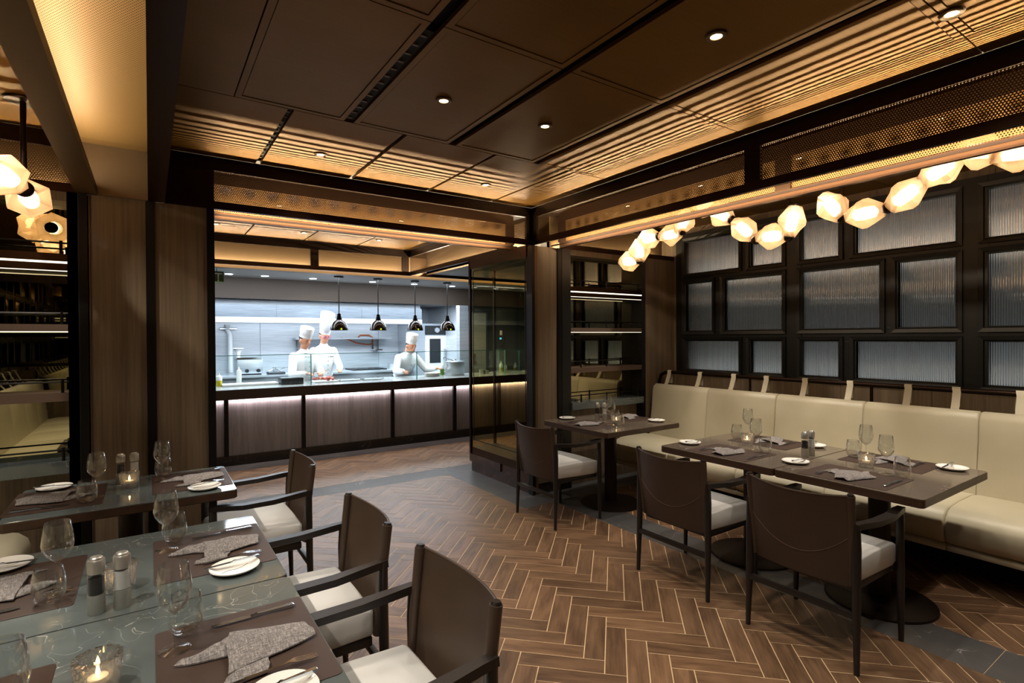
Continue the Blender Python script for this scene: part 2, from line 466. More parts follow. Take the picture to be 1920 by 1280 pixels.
slabs(-.84, 3.43, 5.30, 5.60, 7, 'x'); slabs(3.43, 6.4, 5.30, 5.60, 4, 'x')
slabs(-1.5, 6.4, 6.85, 7.25, 9, 'x')
slabs(3.08, 3.40, YB, 3.855, 8, 'y'); slabs(0, .32, YB, 3.855, 8, 'y')
slabs(2.735, 3.08, 3.855, 5.30, 3, 'y'); slabs(.32, .665, 3.855, 5.30, 3, 'y')
slabs(3.08, 5.1, 3.855, 5.30, 3, 'x'); slabs(-1.7, .32, 3.855, 5.30, 3, 'x')
box('kitchen_tile', 'kitchen_black', (-1.5, 7.25, -.02), (6.9, 10.7, 0), floor)

# ---------------------------------------------------------------- shell
CZ = 2.75
wall_r = thing('wall_right', 'dark wood veneer wall framing the ribbed windows over the cream banquette', 'wall', kind='structure')
def veneer(parent, a, b, n, axis, mat='wood_veneer', name='veneer_panel'):
    for i in range(n):
        if axis == 'y':
            y0, y1 = a[1] + (b[1] - a[1]) * i / n, a[1] + (b[1] - a[1]) * (i + 1) / n
            box(name, mat, (a[0], min(y0, y1) + .0015, a[2]), (b[0], max(y0, y1) - .0015, b[2]), parent)
        else:
            x0, x1 = a[0] + (b[0] - a[0]) * i / n, a[0] + (b[0] - a[0]) * (i + 1) / n
            box(name, mat, (min(x0, x1) + .0015, a[1], a[2]), (max(x0, x1) - .0015, b[1], b[2]), parent)
veneer(wall_r, (5.10, YB, 0), (5.2, 4.3, 1.107), 8, 'y'); veneer(wall_r, (5.10, YB, 2.69), (5.2, 4.3, 2.95), 14, 'y')
box('jamb', 'wood_veneer', (5.10, 4.077, 1.107), (5.2, 4.3, 2.69), wall_r)
box('cavity_back', 'soffit_grey', (5.62, YB, .9), (5.66, 4.3, 2.95), wall_r)
box('cavity_floor', 'kitchen_black', (5.2, YB, .95), (5.62, 4.3, 1.0), wall_r); box('cavity_top', 'kitchen_black', (5.2, YB, 2.75), (5.62, 4.3, 2.8), wall_r)
box('cavity_end', 'kitchen_black', (5.2, 4.14, 1.0), (5.62, 4.18, 2.75), wall_r)
for zz, pw, dz in ((1.03, 6, 1), (2.19, 9, 1), (2.16, 2, -1)):
    area('window_back_strip', (5.42, 1.6, zz), (.5, 0, dz), (0, 1, 0), 5, .04, pw, (1.0, .96, .88) if zz > 2 else (.92, .97, 1.0))
wall_l = thing('wall_left', 'dark wood veneer wall with ribbed windows behind the row of grey marble tables', 'wall', kind='structure')
veneer(wall_l, (-1.8, YB, 0), (-1.7, 4.3, 1.107), 8, 'y'); veneer(wall_l, (-1.8, YB, 2.69), (-1.7, 4.3, 2.95), 14, 'y')
box('cavity_back', 'kitchen_black', (-2.0, YB, .9), (-1.96, 4.3, 2.95), wall_l)
wall_b = thing('wall_back', 'dark wood veneer end wall with a mirrored recess facing the kitchen', 'wall', kind='structure')
veneer(wall_b, (-.4, YB - .1, 0), (5.2, YB, 2.9), 8, 'x'); veneer(wall_b, (-1.8, YB - .1, 0), (-.4, YB, .7), 2, 'x')
veneer(wall_b, (-1.8, YB - .1, 2.3), (-.4, YB, 2.9), 2, 'x')
box('mirror_panel', 'mirror_bronze', (-1.75, YB - .09, .7), (-.4, YB - .06, 2.3), wall_b)
box('mirror_stile', 'metal_black', (-.44, YB - .09, .7), (-.36, YB + .01, 2.3), wall_b)
for zz in (1.2, 1.6): box('shelf', 'metal_bronze', (-1.75, YB - .06, zz - .04), (-.44, YB + .01, zz), wall_b)

# --- windows: bays of ribbed panes in black frames
def pane_frame(par, x, y0, y1, z0, z1, w=.045, d=.035, s=1):
    m = MB(); o = [(y0 - w, z0 - w), (y1 + w, z0 - w), (y1 + w, z1 + w), (y0 - w, z1 + w)]; i_ = [(y0, z0), (y1, z0), (y1, z1), (y0, z1)]
    mid = [(y0 - w * .35, z0 - w * .35), (y1 + w * .35, z0 - w * .35), (y1 + w * .35, z1 + w * .35), (y0 - w * .35, z1 + w * .35)]
    P = lambda q, dx: [(x + s * dx, a, b) for a, b in q]
    r = [P(o, .01), P(o, -d), P(mid, -d + .006), P(i_, -.004), P(i_, .02)]
    k = 0
    for a, b in zip(r[:-1], r[1:]):
        for j in range(4): m.quad(a[j], a[(j + 1) % 4], b[(j + 1) % 4], b[j])
    return m.build('pane_frame', 'frame_black', par)
def ribbed(par, x, y0, y1, z0, z1, s=1):
    n = max(4, int((y1 - y0) / .0145)); m = MB(); top, bot = [], []; seg = 5
    for i in range(n * seg + 1):
        y = y0 + (y1 - y0) * i / (n * seg); a = .005 * abs(math.sin(PI * i / seg)) ** .8
        bot.append((x - s * a, y, z0)); top.append((x - s * a, y, z1))
    L = len(bot); bk = [(x + s * .008, y1, z0), (x + s * .008, y0, z0)]; tk = [(x + s * .008, y1, z1), (x + s * .008, y0, z1)]
    m.rings([bot + bk, top + tk])
    return m.build('pane', 'glass_fluted', par, True, 60)
def bay(idx, label, y1, y0, rows, x=5.10, s=1, post=True):
    w = thing('window_%d' % idx, label, 'window', kind='structure')
    m = MB().box((x - s * .02, y0 - .12, 1.107), (x + s * .06, y1 + .12, 1.15 - .0))
    box('frame_rail', 'frame_black', (x - s * .015, y0 - .19, 1.107), (x + s * .05, y1, 1.148), w)
    for za, zb in ((1.467, 1.583), (2.117, 2.233), (2.592, 2.69)): box('frame_rail', 'frame_black', (x - s * .015, y0 - .19, za), (x + s * .05, y1, zb), w)
    box('frame_post', 'frame_black', (x - s * .018, y0 - .19, 1.148), (x + s * .05, y0, 2.69), w)
    for (za, zb), splits in rows:
        for k, (a, b) in enumerate(splits):
            pane_frame(w, x, b, a, za, zb, s=s); ribbed(w, x + s * .02, b - .004, a + .004, za - .004, zb + .004, s)
            if k + 1 < len(splits): box('frame_mullion', 'frame_black', (x - s * .016, splits[k + 1][0], za), (x + s * .05, b, zb), w)
    return w
R1, R2, R3 = (2.235, 2.59), (1.585, 2.115), (1.15, 1.465)
BAYS = [(3.945, 2.824, [[(3.94, 3.285), (3.147, 2.824)], [(3.945, 3.604), (3.448, 2.824)]]),
        (2.63, 1.472, [[(2.63, 2.31), (2.166, 1.472)], [(2.63, 1.986), (1.85, 1.472)]]),
        (1.29, .175, [[(1.29, .635), (.50, .175)], [(1.29, .94), (.785, .175)]]),
        (-.02, -.86, [[(-.02, -.34), (-.48, -.86)], [(-.02, -.5), (-.64, -.86)]])]
wl = ['bay of ribbed glass panes in black frames touching the shelf corner', 'second bay of ribbed panes counted from the shelf corner', 'third bay of ribbed panes counted from the shelf corner', 'last bay of ribbed panes by the end wall']
for i, (y1, y0, (a, b)) in enumerate(BAYS): bay(i + 1, wl[i], y1, y0, [(R1, a), (R2, b), (R3, a)])
box('frame_post', 'frame_black', (5.085, 3.945, 1.107), (5.15, 4.08, 2.69), bpy.data.objects['window_1'])
for i, (y1, y0, (a, b)) in enumerate(BAYS):
    bay(i + 5, 'opposite ' + wl[i].replace('shelf corner', 'column corner'), y1, y0, [(R1, a), (R2, b), (R3, a)], x=-1.70, s=-1)

# --- columns and shelved mirror recesses
def panel_col(name, label, x0, x1, stiles, y=YF, depth=.42, ztop=2.40):
    c = thing(name, label, 'column', kind='structure')
    box('core', 'metal_black', (x0 + .004, y + .03, 0), (x1 - .004, y + depth, ztop), c)
    xs = [x0] + stiles + [x1]
    for a, b in stiles_pairs(x0, x1, stiles): box('veneer_panel', 'wood_veneer', (a, y + .012, .1), (b, y + .03, ztop), c)
    return c
lc = thing('column_left', 'broad column clad in two dark wood veneer panels with black edges', 'column', kind='structure')
box('core', 'metal_black', (-.345, 4.15, 0), (.365, 4.56, 2.40), lc)
box('veneer_panel', 'wood_veneer', (-.292, 4.135, .10), (-.014, 4.15, 2.40), lc); box('veneer_panel', 'wood_veneer', (.04, 4.135, .10), (.326, 4.15, 2.40), lc)
for a, b in ((-.35, -.305), (-.012, .036), (.328, .37)): box('edge_trim', 'metal_black', (a, 4.118, 0), (b, 4.16, 2.40), lc)
for a in (-.298, .036): box('brass_line', 'bronze_plain', (a, 4.121, .1), (a + .005, 4.137, 2.40), lc)
box('plinth', 'marble_base', (-.34, 4.128, 0), (.36, 4.15, .10), lc)
box('side_panel', 'wood_veneer', (.365, 4.17, .1), (.369, 4.55, 2.40), lc)
rc = thing('column_right', 'narrow pier of dark wood veneer between the glass cabinet and the shelves', 'column', kind='structure')
box('core', 'metal_black', (3.05, 4.15, 0), (3.395, 4.19, 2.40), rc)
box('veneer_panel', 'wood_veneer', (3.10, 4.135, .10), (3.345, 4.15, 2.40), rc)
box('edge_trim', 'bronze_plain', (3.065, 4.125, 0), (3.10, 4.16, 2.40), rc); box('edge_trim', 'metal_black', (3.03, 4.12, 0), (3.065, 4.19, 2.40), rc)
box('edge_trim', 'metal_black', (3.347, 4.118, 0), (3.40, 4.16, 2.40), rc)
box('plinth', 'marble_base', (3.09, 4.128, 0), (3.35, 4.15, .1), rc)

def recess(name, label, x0, x1, sill_z, posts, split):
    r = thing(name, label, 'wall', kind='structure')
    box('back', 'black_matte', (x0 - .04, 4.285, 0), (x1 + .04, 4.35, 2.42), r)
    for a, b in zip([x0] + split, split + [x1]): box('mirror_panel', 'mirror_bronze', (a + .0015, 4.27, sill_z), (b - .0015, 4.284, 2.40), r)
    box('stile', 'frame_black', (x0 - .06, 4.115, 0), (x0, 4.285, 2.40), r); box('stile', 'frame_black', (x1, 4.115, 0), (x1 + .05, 4.285, 2.40), r)
    box('dado', 'wood_veneer', (x0, 4.20, 0), (x1, 4.285, sill_z - .07), r)
    box('sill', 'marble_table', (x0, 4.09, sill_z - .07), (x1, 4.27, sill_z), r)
    box('head', 'wood_veneer', (x0, 4.13, 2.345), (x1, 4.284, 2.42), r)
    for k, (za, zb) in enumerate(((1.93, 2.03), (1.57, 1.612), (1.155, 1.205))):
        s = box('shelf', 'metal_rail' if k == 0 else 'bronze_shelf', (x0, 4.12, za), (x1, 4.27, zb), r)
        if k == 0: box('led_line', 'led_white', (x0, 4.117, 1.972), (x1, 4.121, 1.984), s)
        if k < 2: box('led_line', 'led_white', (x0, 4.124, za - .004), (x1, 4.130, za), s)
    for k, zb in enumerate((2.03, 1.612, 1.205, sill_z)):
        MB().tube([(x0, 4.135, zb + .065), (x1, 4.135, zb + .065)], .0055, 8).build('guard_rail', 'metal_black', r, True)
        for p in posts: MB().tube([(p, 4.135, zb), (p, 4.135, zb + .078)], .008, 8).build('rail_post', 'metal_black', r, True)
    return r
simple('bronze_shelf', '#6a584c', .38, .3)
rr = recess('wall_shelf_right', 'mirrored recess with lit bronze shelves and thin guard rails beside the pier', 3.51, 4.545, .855, (3.66, 4.02, 4.50), [4.28])
rl = recess('wall_shelf_left', 'mirrored recess with lit bronze shelves beside the broad two-panel column', -1.66, -.40, .80, (-1.4, -.9, -.43), [-1.0])
box('edge', 'frame_black', (-.40, 4.115, 0), (-.345, 4.285, 2.40), rl); box('edge', 'frame_black', (3.40, 4.115, 0), (3.45, 4.285, 2.40), rr)
wc = thing('wall_corner', 'plain dark veneer wall strip between the shelves and the ribbed windows', 'wall', kind='structure')
veneer(wc, (4.61, 4.12, .0), (5.12, 4.2, 2.40), 1, 'x'); box('shadow_gap', 'black_matte', (4.595, 4.15, 0), (4.61, 4.2, 2.40), wc)

# ---------------------------------------------------------------- ceiling
ceil = MB().box((-1.8, -1.2, 2.80), (5.2, 7.2, 2.92)).build('ceiling', 'black_matte')
struct(ceil, 'dark bronze panelled ceiling with narrow black slots', 'ceiling')
def cpanel(x0, x1, y0, y1, frame=True, par=ceil, z=CZ):
    g = .003; x0 += g; x1 -= g; y0 += g; y1 -= g
    if not frame:
        return box('ceiling_panel', 'bronze_sheet', (x0, y0, z), (x1, y1, z + .02), par)
    f = .028; m = MB()
    o = [(x0, y0), (x1, y0), (x1, y1), (x0, y1)]; i_ = [(x0 + f, y0 + f), (x1 - f, y0 + f), (x1 - f, y1 - f), (x0 + f, y1 - f)]
    i2 = [(x0 + f + .004, y0 + f + .004), (x1 - f - .004, y0 + f + .004), (x1 - f - .004, y1 - f - .004), (x0 + f + .004, y1 - f - .004)]
    R = [[(a, b, z + .02) for a, b in o], [(a, b, z) for a, b in o], [(a, b, z) for a, b in i_], [(a, b, z + .014) for a, b in i_], [(a, b, z + .014) for a, b in i2], [(a, b, z + .003) for a, b in i2]]
    m.rings(R, True, False); k = len(m.v); m.f.append((k - 4, k - 3, k - 2, k - 1))
    return m.build('ceiling_panel', 'bronze_sheet', par)
YS = [4.09, 3.044, 1.905, .78, -.35, YB]
kx = [.10, .630, .655, 1.283, 1.305, 1.93, 1.948, 2.567, 2.583, 3.03]
for a, b in zip(kx[0::2], kx[1::2]): cpanel(a, b, YS[1], YS[0] + .03, False)
mx_ = [.10, .367, .367, .925, .975, 1.585, 1.632, 2.255, 2.298, 2.818]
for r in range(1, 5):
    for a, b in zip(mx_[0::2], mx_[1::2]): cpanel(a, b, YS[r + 1], YS[r], a > .2)
    cpanel(2.818, 3.03, YS[r + 1], YS[r], False)
for x0, x1 in ((3.40, 5.10), (-1.70, -.36)):
    for a, b in zip(YS[1:], YS[:-1]): cpanel(x0, x1, a, b + (.03 if b > 4 else 0), False)
def vent(x, w, y0, y1, label):
    v = thing('air_slot', label, 'air vent', (0, 0, 0), 0, 'slot vents with short blades in the ceiling')
    box('channel', 'black_matte', (x - w / 2, y0, CZ + .012), (x + w / 2, y1, CZ + .045), v)
    n = int((y1 - y0) / .075)
    for i in range(n):
        y = y0 + (y1 - y0) * (i + .5) / n
        box('blade', 'bronze_plain', (x - w / 2, y - .006, CZ + .004), (x + w * .1, y + .006, CZ + .016), v)
    return v
vent(.950, .044, 1.98, 3.03, 'long black slot vent with short blades between two framed bronze panels')
vent(.6425, .022, 3.06, 4.09, 'thin black slot vent crossing the striped panels by the kitchen beam')
dl = thing('downlight', 'small round recessed downlight in the bronze ceiling', 'downlight', (1.274, 2.495, CZ), 0, 'recessed downlights in the bronze ceiling')
MB().lathe([(.022, .002), (.024, -.006), (.038, -.008), (.042, -.005), (.042, .004)], 20).build('trim_ring', 'brushed_bronze' if 'brushed_bronze' in MATS else 'bronze_plain', dl, True)
MB().lathe([(.001, -.003), (.023, -.003)], 16).build('lens', 'downlight_lens', dl)
DLP = [(1.274, 2.495), (1.919, 2.472), (1.933, 1.345), (.958, 3.677), (2.253, 3.682), (1.28, 1.345), (1.274, .2), (1.93, .2), (2.55, .75), (3.72, 3.55), (3.72, 2.75), (3.72, 1.95), (3.72, 1.15), (-.78, 3.35), (-.78, 2.4), (-.78, 1.45)]
for i, (x, y) in enumerate(DLP):
    zl = ('in the framed bronze panels over the open floor' if y < 3 else 'in the striped panels beside the kitchen beam') if 0 < x < 3 else 'above the cream banquette seats' if x > 3 else 'above the grey marble tables'
    if i: dup(dl, (x, y, CZ), 0, 'small round recessed downlight ' + zl, 'downlights ' + zl)
    else: tag(dl, 'small round recessed downlight ' + zl, group='downlights ' + zl)
    if i < 9: spot('downlight_beam', (x, y, CZ - .012), (0, 0, -1), 30, 120, 1.0, NEUT)

# --- perforated light troughs (hollow beams)
def screen(par, axis, c, a0, a1, posts, thick=.03, z0=2.40, z1=2.75, gz=(2.452, 2.658), sgn=1, solid=()):
    # axis 'x': screen runs along X at Y=c ; axis 'y': runs along Y at X=c
    def B(nm, mat, u0, u1, za, zb, t0=0, t1=None):
        t1 = thick if t1 is None else t1
        if axis == 'x': return box(nm, mat, (u0, c + sgn * t0, za), (u1, c + sgn * t1, zb), par)
        return box(nm, mat, (c + sgn * t0, u0, za), (c + sgn * t1, u1, zb), par)
    B('bottom_rail', 'metal_rail', a0, a1, z0, gz[0]); B('top_rail', 'metal_bronze', a0, a1, gz[1], z1)
    for p in posts: B('post', 'metal_bronze', p - .05, p + .05, gz[0], gz[1])
    for s0, s1 in solid: B('solid_panel', 'metal_rail', s0, s1, gz[0], gz[1], .004, .02)
    t = sgn * thick * .5
    m = MB()
    if axis == 'x':
        m.quad((a0, c + t, gz[0]), (a1, c + t, gz[0]), (a1, c + t, gz[1]), (a0, c + t, gz[1])); m.uv = lambda q: (q.x, q.z)
    else:
        m.quad((c + t, a0, gz[0]), (c + t, a1, gz[0]), (c + t, a1, gz[1]), (c + t, a0, gz[1])); m.uv = lambda q: (q.y, q.z)
    return m.build('perforated_screen', 'perforated_bronze', par)
LEDW = .004
t1 = thing('trim_1', 'hollow beam of perforated bronze running above the chairs along the banquette', 'beam', kind='structure')
screen(t1, 'y', 3.03, YB, YF, (4.09, 1.865, -.39)); screen(t1, 'y', 3.40, YB, YF, (4.09, 1.865, -.39), sgn=-1)
area('trough_led', (3.295, 1.55, 2.408), (0, 0, 1), (0, 1, 0), 5.0, LEDW, 190, WARM2)
area('trough_led_low', (3.08, 1.55, 2.47), (1, 0, .12), (0, 1, 0), 5.0, .01, 20, WARM3)
box('added_led_cutoff', 'metal_bronze', (3.262, YB, 2.402), (3.266, YF, 2.4175), t1)  # unseen lip added to cut the strip's low rays, so far stripes fade
t2 = thing('trim_2', 'hollow beam of perforated bronze crossing in front of the open kitchen', 'beam', kind='structure')
screen(t2, 'x', 4.12, .09, 3.03, (3.02,), solid=((.09, .37),)); screen(t2, 'x', 4.50, .09, 3.03, (.33, 3.02), sgn=-1)
area('trough_led', (1.7, 4.385, 2.408), (0, 0, 1), (1, 0, 0), 2.55, LEDW, 135, WARM2)
area('trough_led_low', (1.7, 4.17, 2.47), (0, 1, .12), (1, 0, 0), 2.55, .01, 13, WARM3)
box('added_led_cutoff', 'metal_bronze', (.1, 4.352, 2.402), (3.02, 4.356, 2.4175), t2)  # same added lip, out of view, shading the strip's flattest rays
t3 = thing('trim_3', 'hollow beam with a glowing perforated underside running to the two-panel column', 'beam', kind='structure')
box('inner_rail', 'metal_rail', (0, YB, 2.40), (.09, YF, 2.75), t3); box('outer_rail', 'bronze_plain', (-.36, YB, 2.40), (-.255, YF, 2.45), t3)
box('outer_side', 'bronze_plain', (-.36, YB, 2.45), (-.345, YF, 2.75), t3); box('end_plate', 'bronze_plain', (-.345, 4.105, 2.40), (0, 4.13, 2.75), t3)
m = MB().quad((-.345, YB, 2.705), (0, YB, 2.705), (0, 4.105, 2.705), (-.345, 4.105, 2.705)); m.uv = lambda q: (q.x, q.y); m.build('perforated_sheet', 'perforated_gold', t3)
box('backing_sheet', 'metal_bronze', (-.345, YB, 2.735), (0, 4.105, 2.75), t3)
area('trough_led', (-.315, 1.5, 2.475), (.35, 0, 1), (0, 1, 0), 5.0, .02, 19, WARM3)
t4 = thing('trim_4', 'perforated bronze frieze above the shelves beside the two-panel column', 'beam', kind='structure')
screen(t4, 'x', 4.12, -1.70, -.35, (-1.5,)); box('backing_sheet', 'bronze_plain', (-1.7, 4.30, 2.40), (-.35, 4.32, 2.75), t4)
area('trough_led', (-1.0, 4.27, 2.42), (0, -.1, 1), (1, 0, 0), 1.2, LEDW, 40, WARM2)
t5 = thing('trim_5', 'perforated bronze frieze above the shelves beside the narrow pier', 'beam', kind='structure')
screen(t5, 'x', 4.12, 3.40, 5.10, ()); box('backing_sheet', 'bronze_plain', (3.4, 4.30, 2.40), (5.1, 4.32, 2.75), t5)
area('trough_led', (4.2, 4.27, 2.42), (0, -.1, 1), (1, 0, 0), 1.5, LEDW, 40, WARM2)
# passage in front of the kitchen
cc = MB().box((-1.5, 4.5, 2.78), (3.05, 7.1, 2.8)).build('ceiling_passage', 'black_matte'); struct(cc, 'striped bronze ceiling of the passage in front of the kitchen counter', 'ceiling')
for a in (-1.5, -.6, .2, .95, 1.62, 2.30):
    b = {2.30: 3.05}.get(a) or [-.612, .188, .938, 1.608, 2.288][[-1.5, -.6, .2, .95, 1.62].index(a)]
    cpanel(a, b, 4.51, 6.35, False, cc); cpanel(a, b, 6.36, 7.07, False, cc)
t6 = thing('trim_6', 'perforated bronze beam hanging directly above the kitchen counter', 'beam', kind='structure')
screen(t6, 'x', 7.08, -1.5, 3.05, (1.76, 3.0)); box('backing_sheet', 'bronze_plain', (-1.5, 7.34, 2.42), (6.4, 7.37, 2.75), t6)
screen(t6, 'x', 7.08, 3.05, 6.4, (4.35, 5.6)); box('bottom_lip', 'bronze_plain', (-1.5, 7.30, 2.385), (6.4, 7.37, 2.42), t6)
area('trough_led', (.8, 7.30, 2.43), (0, -.2, 1), (1, 0, 0), 4.4, LEDW, 160, WARM3)
area('trough_led_low', (2.0, 7.12, 2.50), (0, 1, -.3), (1, 0, 0), 8, .01, 26, WARM3)
t7 = thing('trim_7', 'perforated bronze beam closing the passage ceiling above the glass cabinet', 'beam', kind='structure')
screen(t7, 'y', 3.05, 4.50, 7.08, ()); box('backing_sheet', 'bronze_plain', (3.32, 4.5, 2.42), (3.34, 7.08, 2.75), t7)
area('trough_led', (3.28, 5.8, 2.44), (-.6, 0, 1), (0, 1, 0), 2.4, LEDW, 110, WARM3)
area('trough_led_low', (3.09, 5.8, 2.50), (1, 0, -.3), (0, 1, 0), 2.4, .01, 10, WARM3)
cs = MB().box((3.32, 4.36, 2.44), (6.9, 7.1, 2.5)).build('ceiling_soffit', 'soffit_grey'); struct(cs, 'flat lowered ceiling beyond the glass cabinet', 'ceiling')
for x, y in ((.6, 6.5), (1.5, 6.5), (2.4, 6.5), (1.0, 5.3), (2.2, 5.3)):
    dup(dl, (x, y, CZ), 0, 'small round recessed downlight in the passage before the kitchen', 'downlights in the passage'); spot('passage_beam', (x, y, CZ - .012), (0, 0, -1), 30, 90, .8, NEUT)

# ---------------------------------------------------------------- glass cabinet
gc = thing('glass_cabinet', 'amber glass cabinet on a stepped marble plinth at the end of the pier', 'cabinet', (0, 0, 0))
box('plinth', 'marble_plinth', (3.045, 4.192, 0), (3.38, 5.32, .11), gc); box('plinth_band', 'marble_plinth', (3.03, 4.70, .11), (3.38, 5.345, .195), gc)
box('plinth_band', 'marble_plinth', (3.045, 4.192, .11), (3.38, 4.69, .195), gc)
box('base_rail', 'metal_rail', (3.04, 4.192, .195), (3.38, 5.33, .275), gc)
box('top_rail', 'metal_rail', (3.03, 4.192, 2.30), (3.38, 5.34, 2.41), gc)
box('corner_post', 'metal_bronze', (3.03, 5.315, .2), (3.055, 5.345, 2.41), gc); box('corner_post', 'metal_bronze', (3.355, 5.315, .2), (3.38, 5.345, 2.41), gc)
box('side_post', 'metal_bronze', (3.03, 4.192, .2), (3.055, 4.215, 2.41), gc)
for x in (3.042, 3.368): MB().quad((x, 4.2, .275), (x, 5.315, .275), (x, 5.315, 2.30), (x, 4.2, 2.30)).build('glass_panel', 'glass_amber', gc)
MB().quad((3.055, 5.33, .275), (3.355, 5.33, .275), (3.355, 5.33, 2.3), (3.055, 5.33, 2.3)).build('glass_panel', 'glass_amber', gc)
for a, b in (((4.24, .36), (5.26, .368)), ((4.24, 2.262), (5.26, 2.27)), ((4.24, .36), (4.248, 2.27)), ((5.252, .36), (5.26, 2.27))):
    box('inlay_strip', 'metal_black', (3.036, a[0], a[1]), (3.041, b[0], b[1]), gc)

# ---------------------------------------------------------------- tables
def table(label, x0, x1, y0, y1, top, group, ped='round', edge='wood_edge'):
    cx, cy_ = (x0 + x1) / 2, (y0 + y1) / 2
    t = thing('dining_table', label, 'table', (cx, cy_, 0), 0, group)
    hx, hy = (x1 - x0) / 2, (y1 - y0) / 2 - .001
    def rr(ins, z, r=.022):
        out = []
        for sx, sy, a0 in ((1, 1, 0), (-1, 1, PI / 2), (-1, -1, PI), (1, -1, 1.5 * PI)):
            for k in range(5):
                a = a0 + k * PI / 8; out.append((sx * (hx - ins - r) + r * math.cos(a), sy * (hy - ins - r) + r * math.sin(a), z))
        return out
    MB().rings([rr(.004, .700), rr(0, .704), rr(0, .7405)]).build('edge_band', edge, t)
    MB().rings([rr(.0015, .7405), rr(.0015, .744), rr(.003, .745)]).build('tabletop', top, t)
    MB().lathe([(.055, .02), (.055, .69), (.11, .69), (.11, .70)], 28, cap=True).build('pedestal', 'metal_dark_base', t, True)
    MB().lathe([(.001, .026), (.06, .026), (.24, .02), (.272, .012), (.275, .0), (.001, 0)], 40).build('base_disc', 'metal_dark_base', t, True, 50)
    return t
GT_R, GT_L = 'brown-edged tables along the cream banquette', 'grey marble tables in the row by the column'
NM = {'T1': 'small brown table below the shelves', 'T2a': 'joined brown table toward the shelves', 'T2b': 'joined brown table away from the shelves',
      'L2': 'marble table beside the column', 'L1a': 'middle marble table with mills', 'L1b': 'marble table without mills'}
table('small square brown table on a round pedestal below the mirrored shelves', 3.03, 3.94, 3.12, 3.955, 'marble_brown_table', GT_R)
table('brown pedestal table of the joined pair, on the side toward the mirrored shelves', 3.0, 3.93, 1.722, 2.552, 'marble_brown_table', GT_R)
table('brown pedestal table of the joined pair, on the side away from the mirrored shelves', 3.0, 3.93, .985, 1.72, 'marble_brown_table', GT_R)
table('grey marble pedestal table standing beside the two-panel column', -.54, .37, 3.07, 3.69, 'marble_table', GT_L)
table('grey marble pedestal table carrying the big pepper and salt mills', -.54, .37, 1.86, 2.585, 'marble_table', GT_L)
table('grey marble pedestal table without mills, pushed against the one with mills', -.54, .37, 1.13, 1.858, 'marble_table', GT_L)

# ---------------------------------------------------------------- chairs
def make_chair(label, group):
    t = thing('dining_armchair', label, 'chair', (0, 0, 0), 0, group)
    for sy in (-1, 1):
        MB().tube([(.232, sy * .262, 0), (.235, sy * .258, .30), (.235, sy * .255, .62), (.235, sy * .255, .643)], [.012, .018, .019, .016], 12).build('leg', 'chair_wood', t, True, 50)
        MB().tube([(-.245, sy * .262, 0), (-.236, sy * .258, .30), (-.232, sy * .256, .56), (-.235, sy * .256, .668)], [.012, .018, .02, .017], 12).build('leg', 'chair_wood', t, True, 50)
        m = MB(); m.bar([(-.25, sy * .256, .662), (-.20, sy * .256, .658), (-.05, sy * .262, .645), (.10, sy * .262, .643), (.20, sy * .257, .652), (.255, sy * .255, .655)],
                        [.026, .028, .026, .024, .026, .02], [.03, .034, .046, .05, .042, .034])
        m.build('armrest', 'chair_wood', t, True, 50)
        p = MB().tube([(-.218, sy * .234, .385), (-.232, sy * .238, .58), (-.258, sy * .243, .80)], [.017, .018, .019], 14).build('back_post', 'leather_brown', t, True, 50)
        MB().tube([(-.258, sy * .243, .80), (-.2592, sy * .243, .809)], [.016, .013], 14).build('post_cap', 'chair_wood', p, True, 50)
    def P(u, v, off):
        z = .375 + .425 * v; xb = -.214 - .045 * v - .05 * (1 - u * u) * (.55 + .45 * v) - off
        zz = z - .018 * (1 - u * u) * v
        return (xb, u * (.232 + .011 * v), zz)
    nu, nv = 20, 12; m = MB()
    for off, flip in ((0, 0), (.008, 1)):
        k = len(m.v)
        for j in range(nv + 1):
            for i in range(nu + 1): m.v.append(P(-1 + 2 * i / nu, j / nv, off))
        for j in range(nv):
            for i in range(nu):
                a = k + j * (nu + 1) + i; q = (a, a + 1, a + nu + 2, a + nu + 1); m.f.append(q if flip else q[::-1])
    K = (nu + 1) * (nv + 1)
    for j in range(nv):
        for i in (0, nu):
            a = j * (nu + 1) + i; m.f.append((a, a + nu + 1, a + nu + 1 + K, a + K))
    for i in range(nu):
        for j in (0, nv):
            a = j * (nu + 1) + i; m.f.append((a, a + 1, a + 1 + K, a + K))
    b = m.build('backrest', 'leather_brown', t, True, 60)
    pts = []
    for i in range(25):
        u = -1 + 2 * i / 24; x, y, z = P(u, .56 - .28 * (1 - u * u), .0088); pts.append((x, y, z))
    MB().tube(pts, .0011, 5).build('stitching', 'stitch', b)
    MB().tube([(P(-1 + 2 * i / 24, 1, .004)) for i in range(25)], .0055, 8).build('top_piping', 'leather_brown', b, True)
    m = MB(); prof = [(-.205, .392), (-.195, .385), (.20, .372), (.245, .385), (.262, .415), (.258, .45), (.235, .478), (.19, .49), (.0, .497), (-.19, .490), (-.205, .478)]
    cxm, czm = .02, .44; rs = []
    for y, k in ((-.240, .80), (-.236, .92), (-.222, 1), (0, 1.0), (.222, 1), (.236, .92), (.240, .80)):
        rs.append([(cxm + (x - cxm) * (1 - (1 - k) * .25), y, czm + (z - czm) * (1 - (1 - k) * .9) + (.004 if y == 0 and z > .47 else 0)) for x, z in prof])
    m.rings(rs).build('seat', 'fabric_seat', t, True, 50)
    box('seat_frame', 'chair_wood', (-.20, -.235, .345), (.225, .235, .384), t, .008)
    box('stretcher', 'chair_wood', (-.252, -.252, .243), (-.228, .252, .273), t, .005)
    return t
GC_R, GC_L = 'dark leather armchairs facing the cream banquette', 'dark leather armchairs at the grey marble tables'
ch = make_chair('dark leather-backed armchair with pale seat at the small table below the shelves', GC_R)
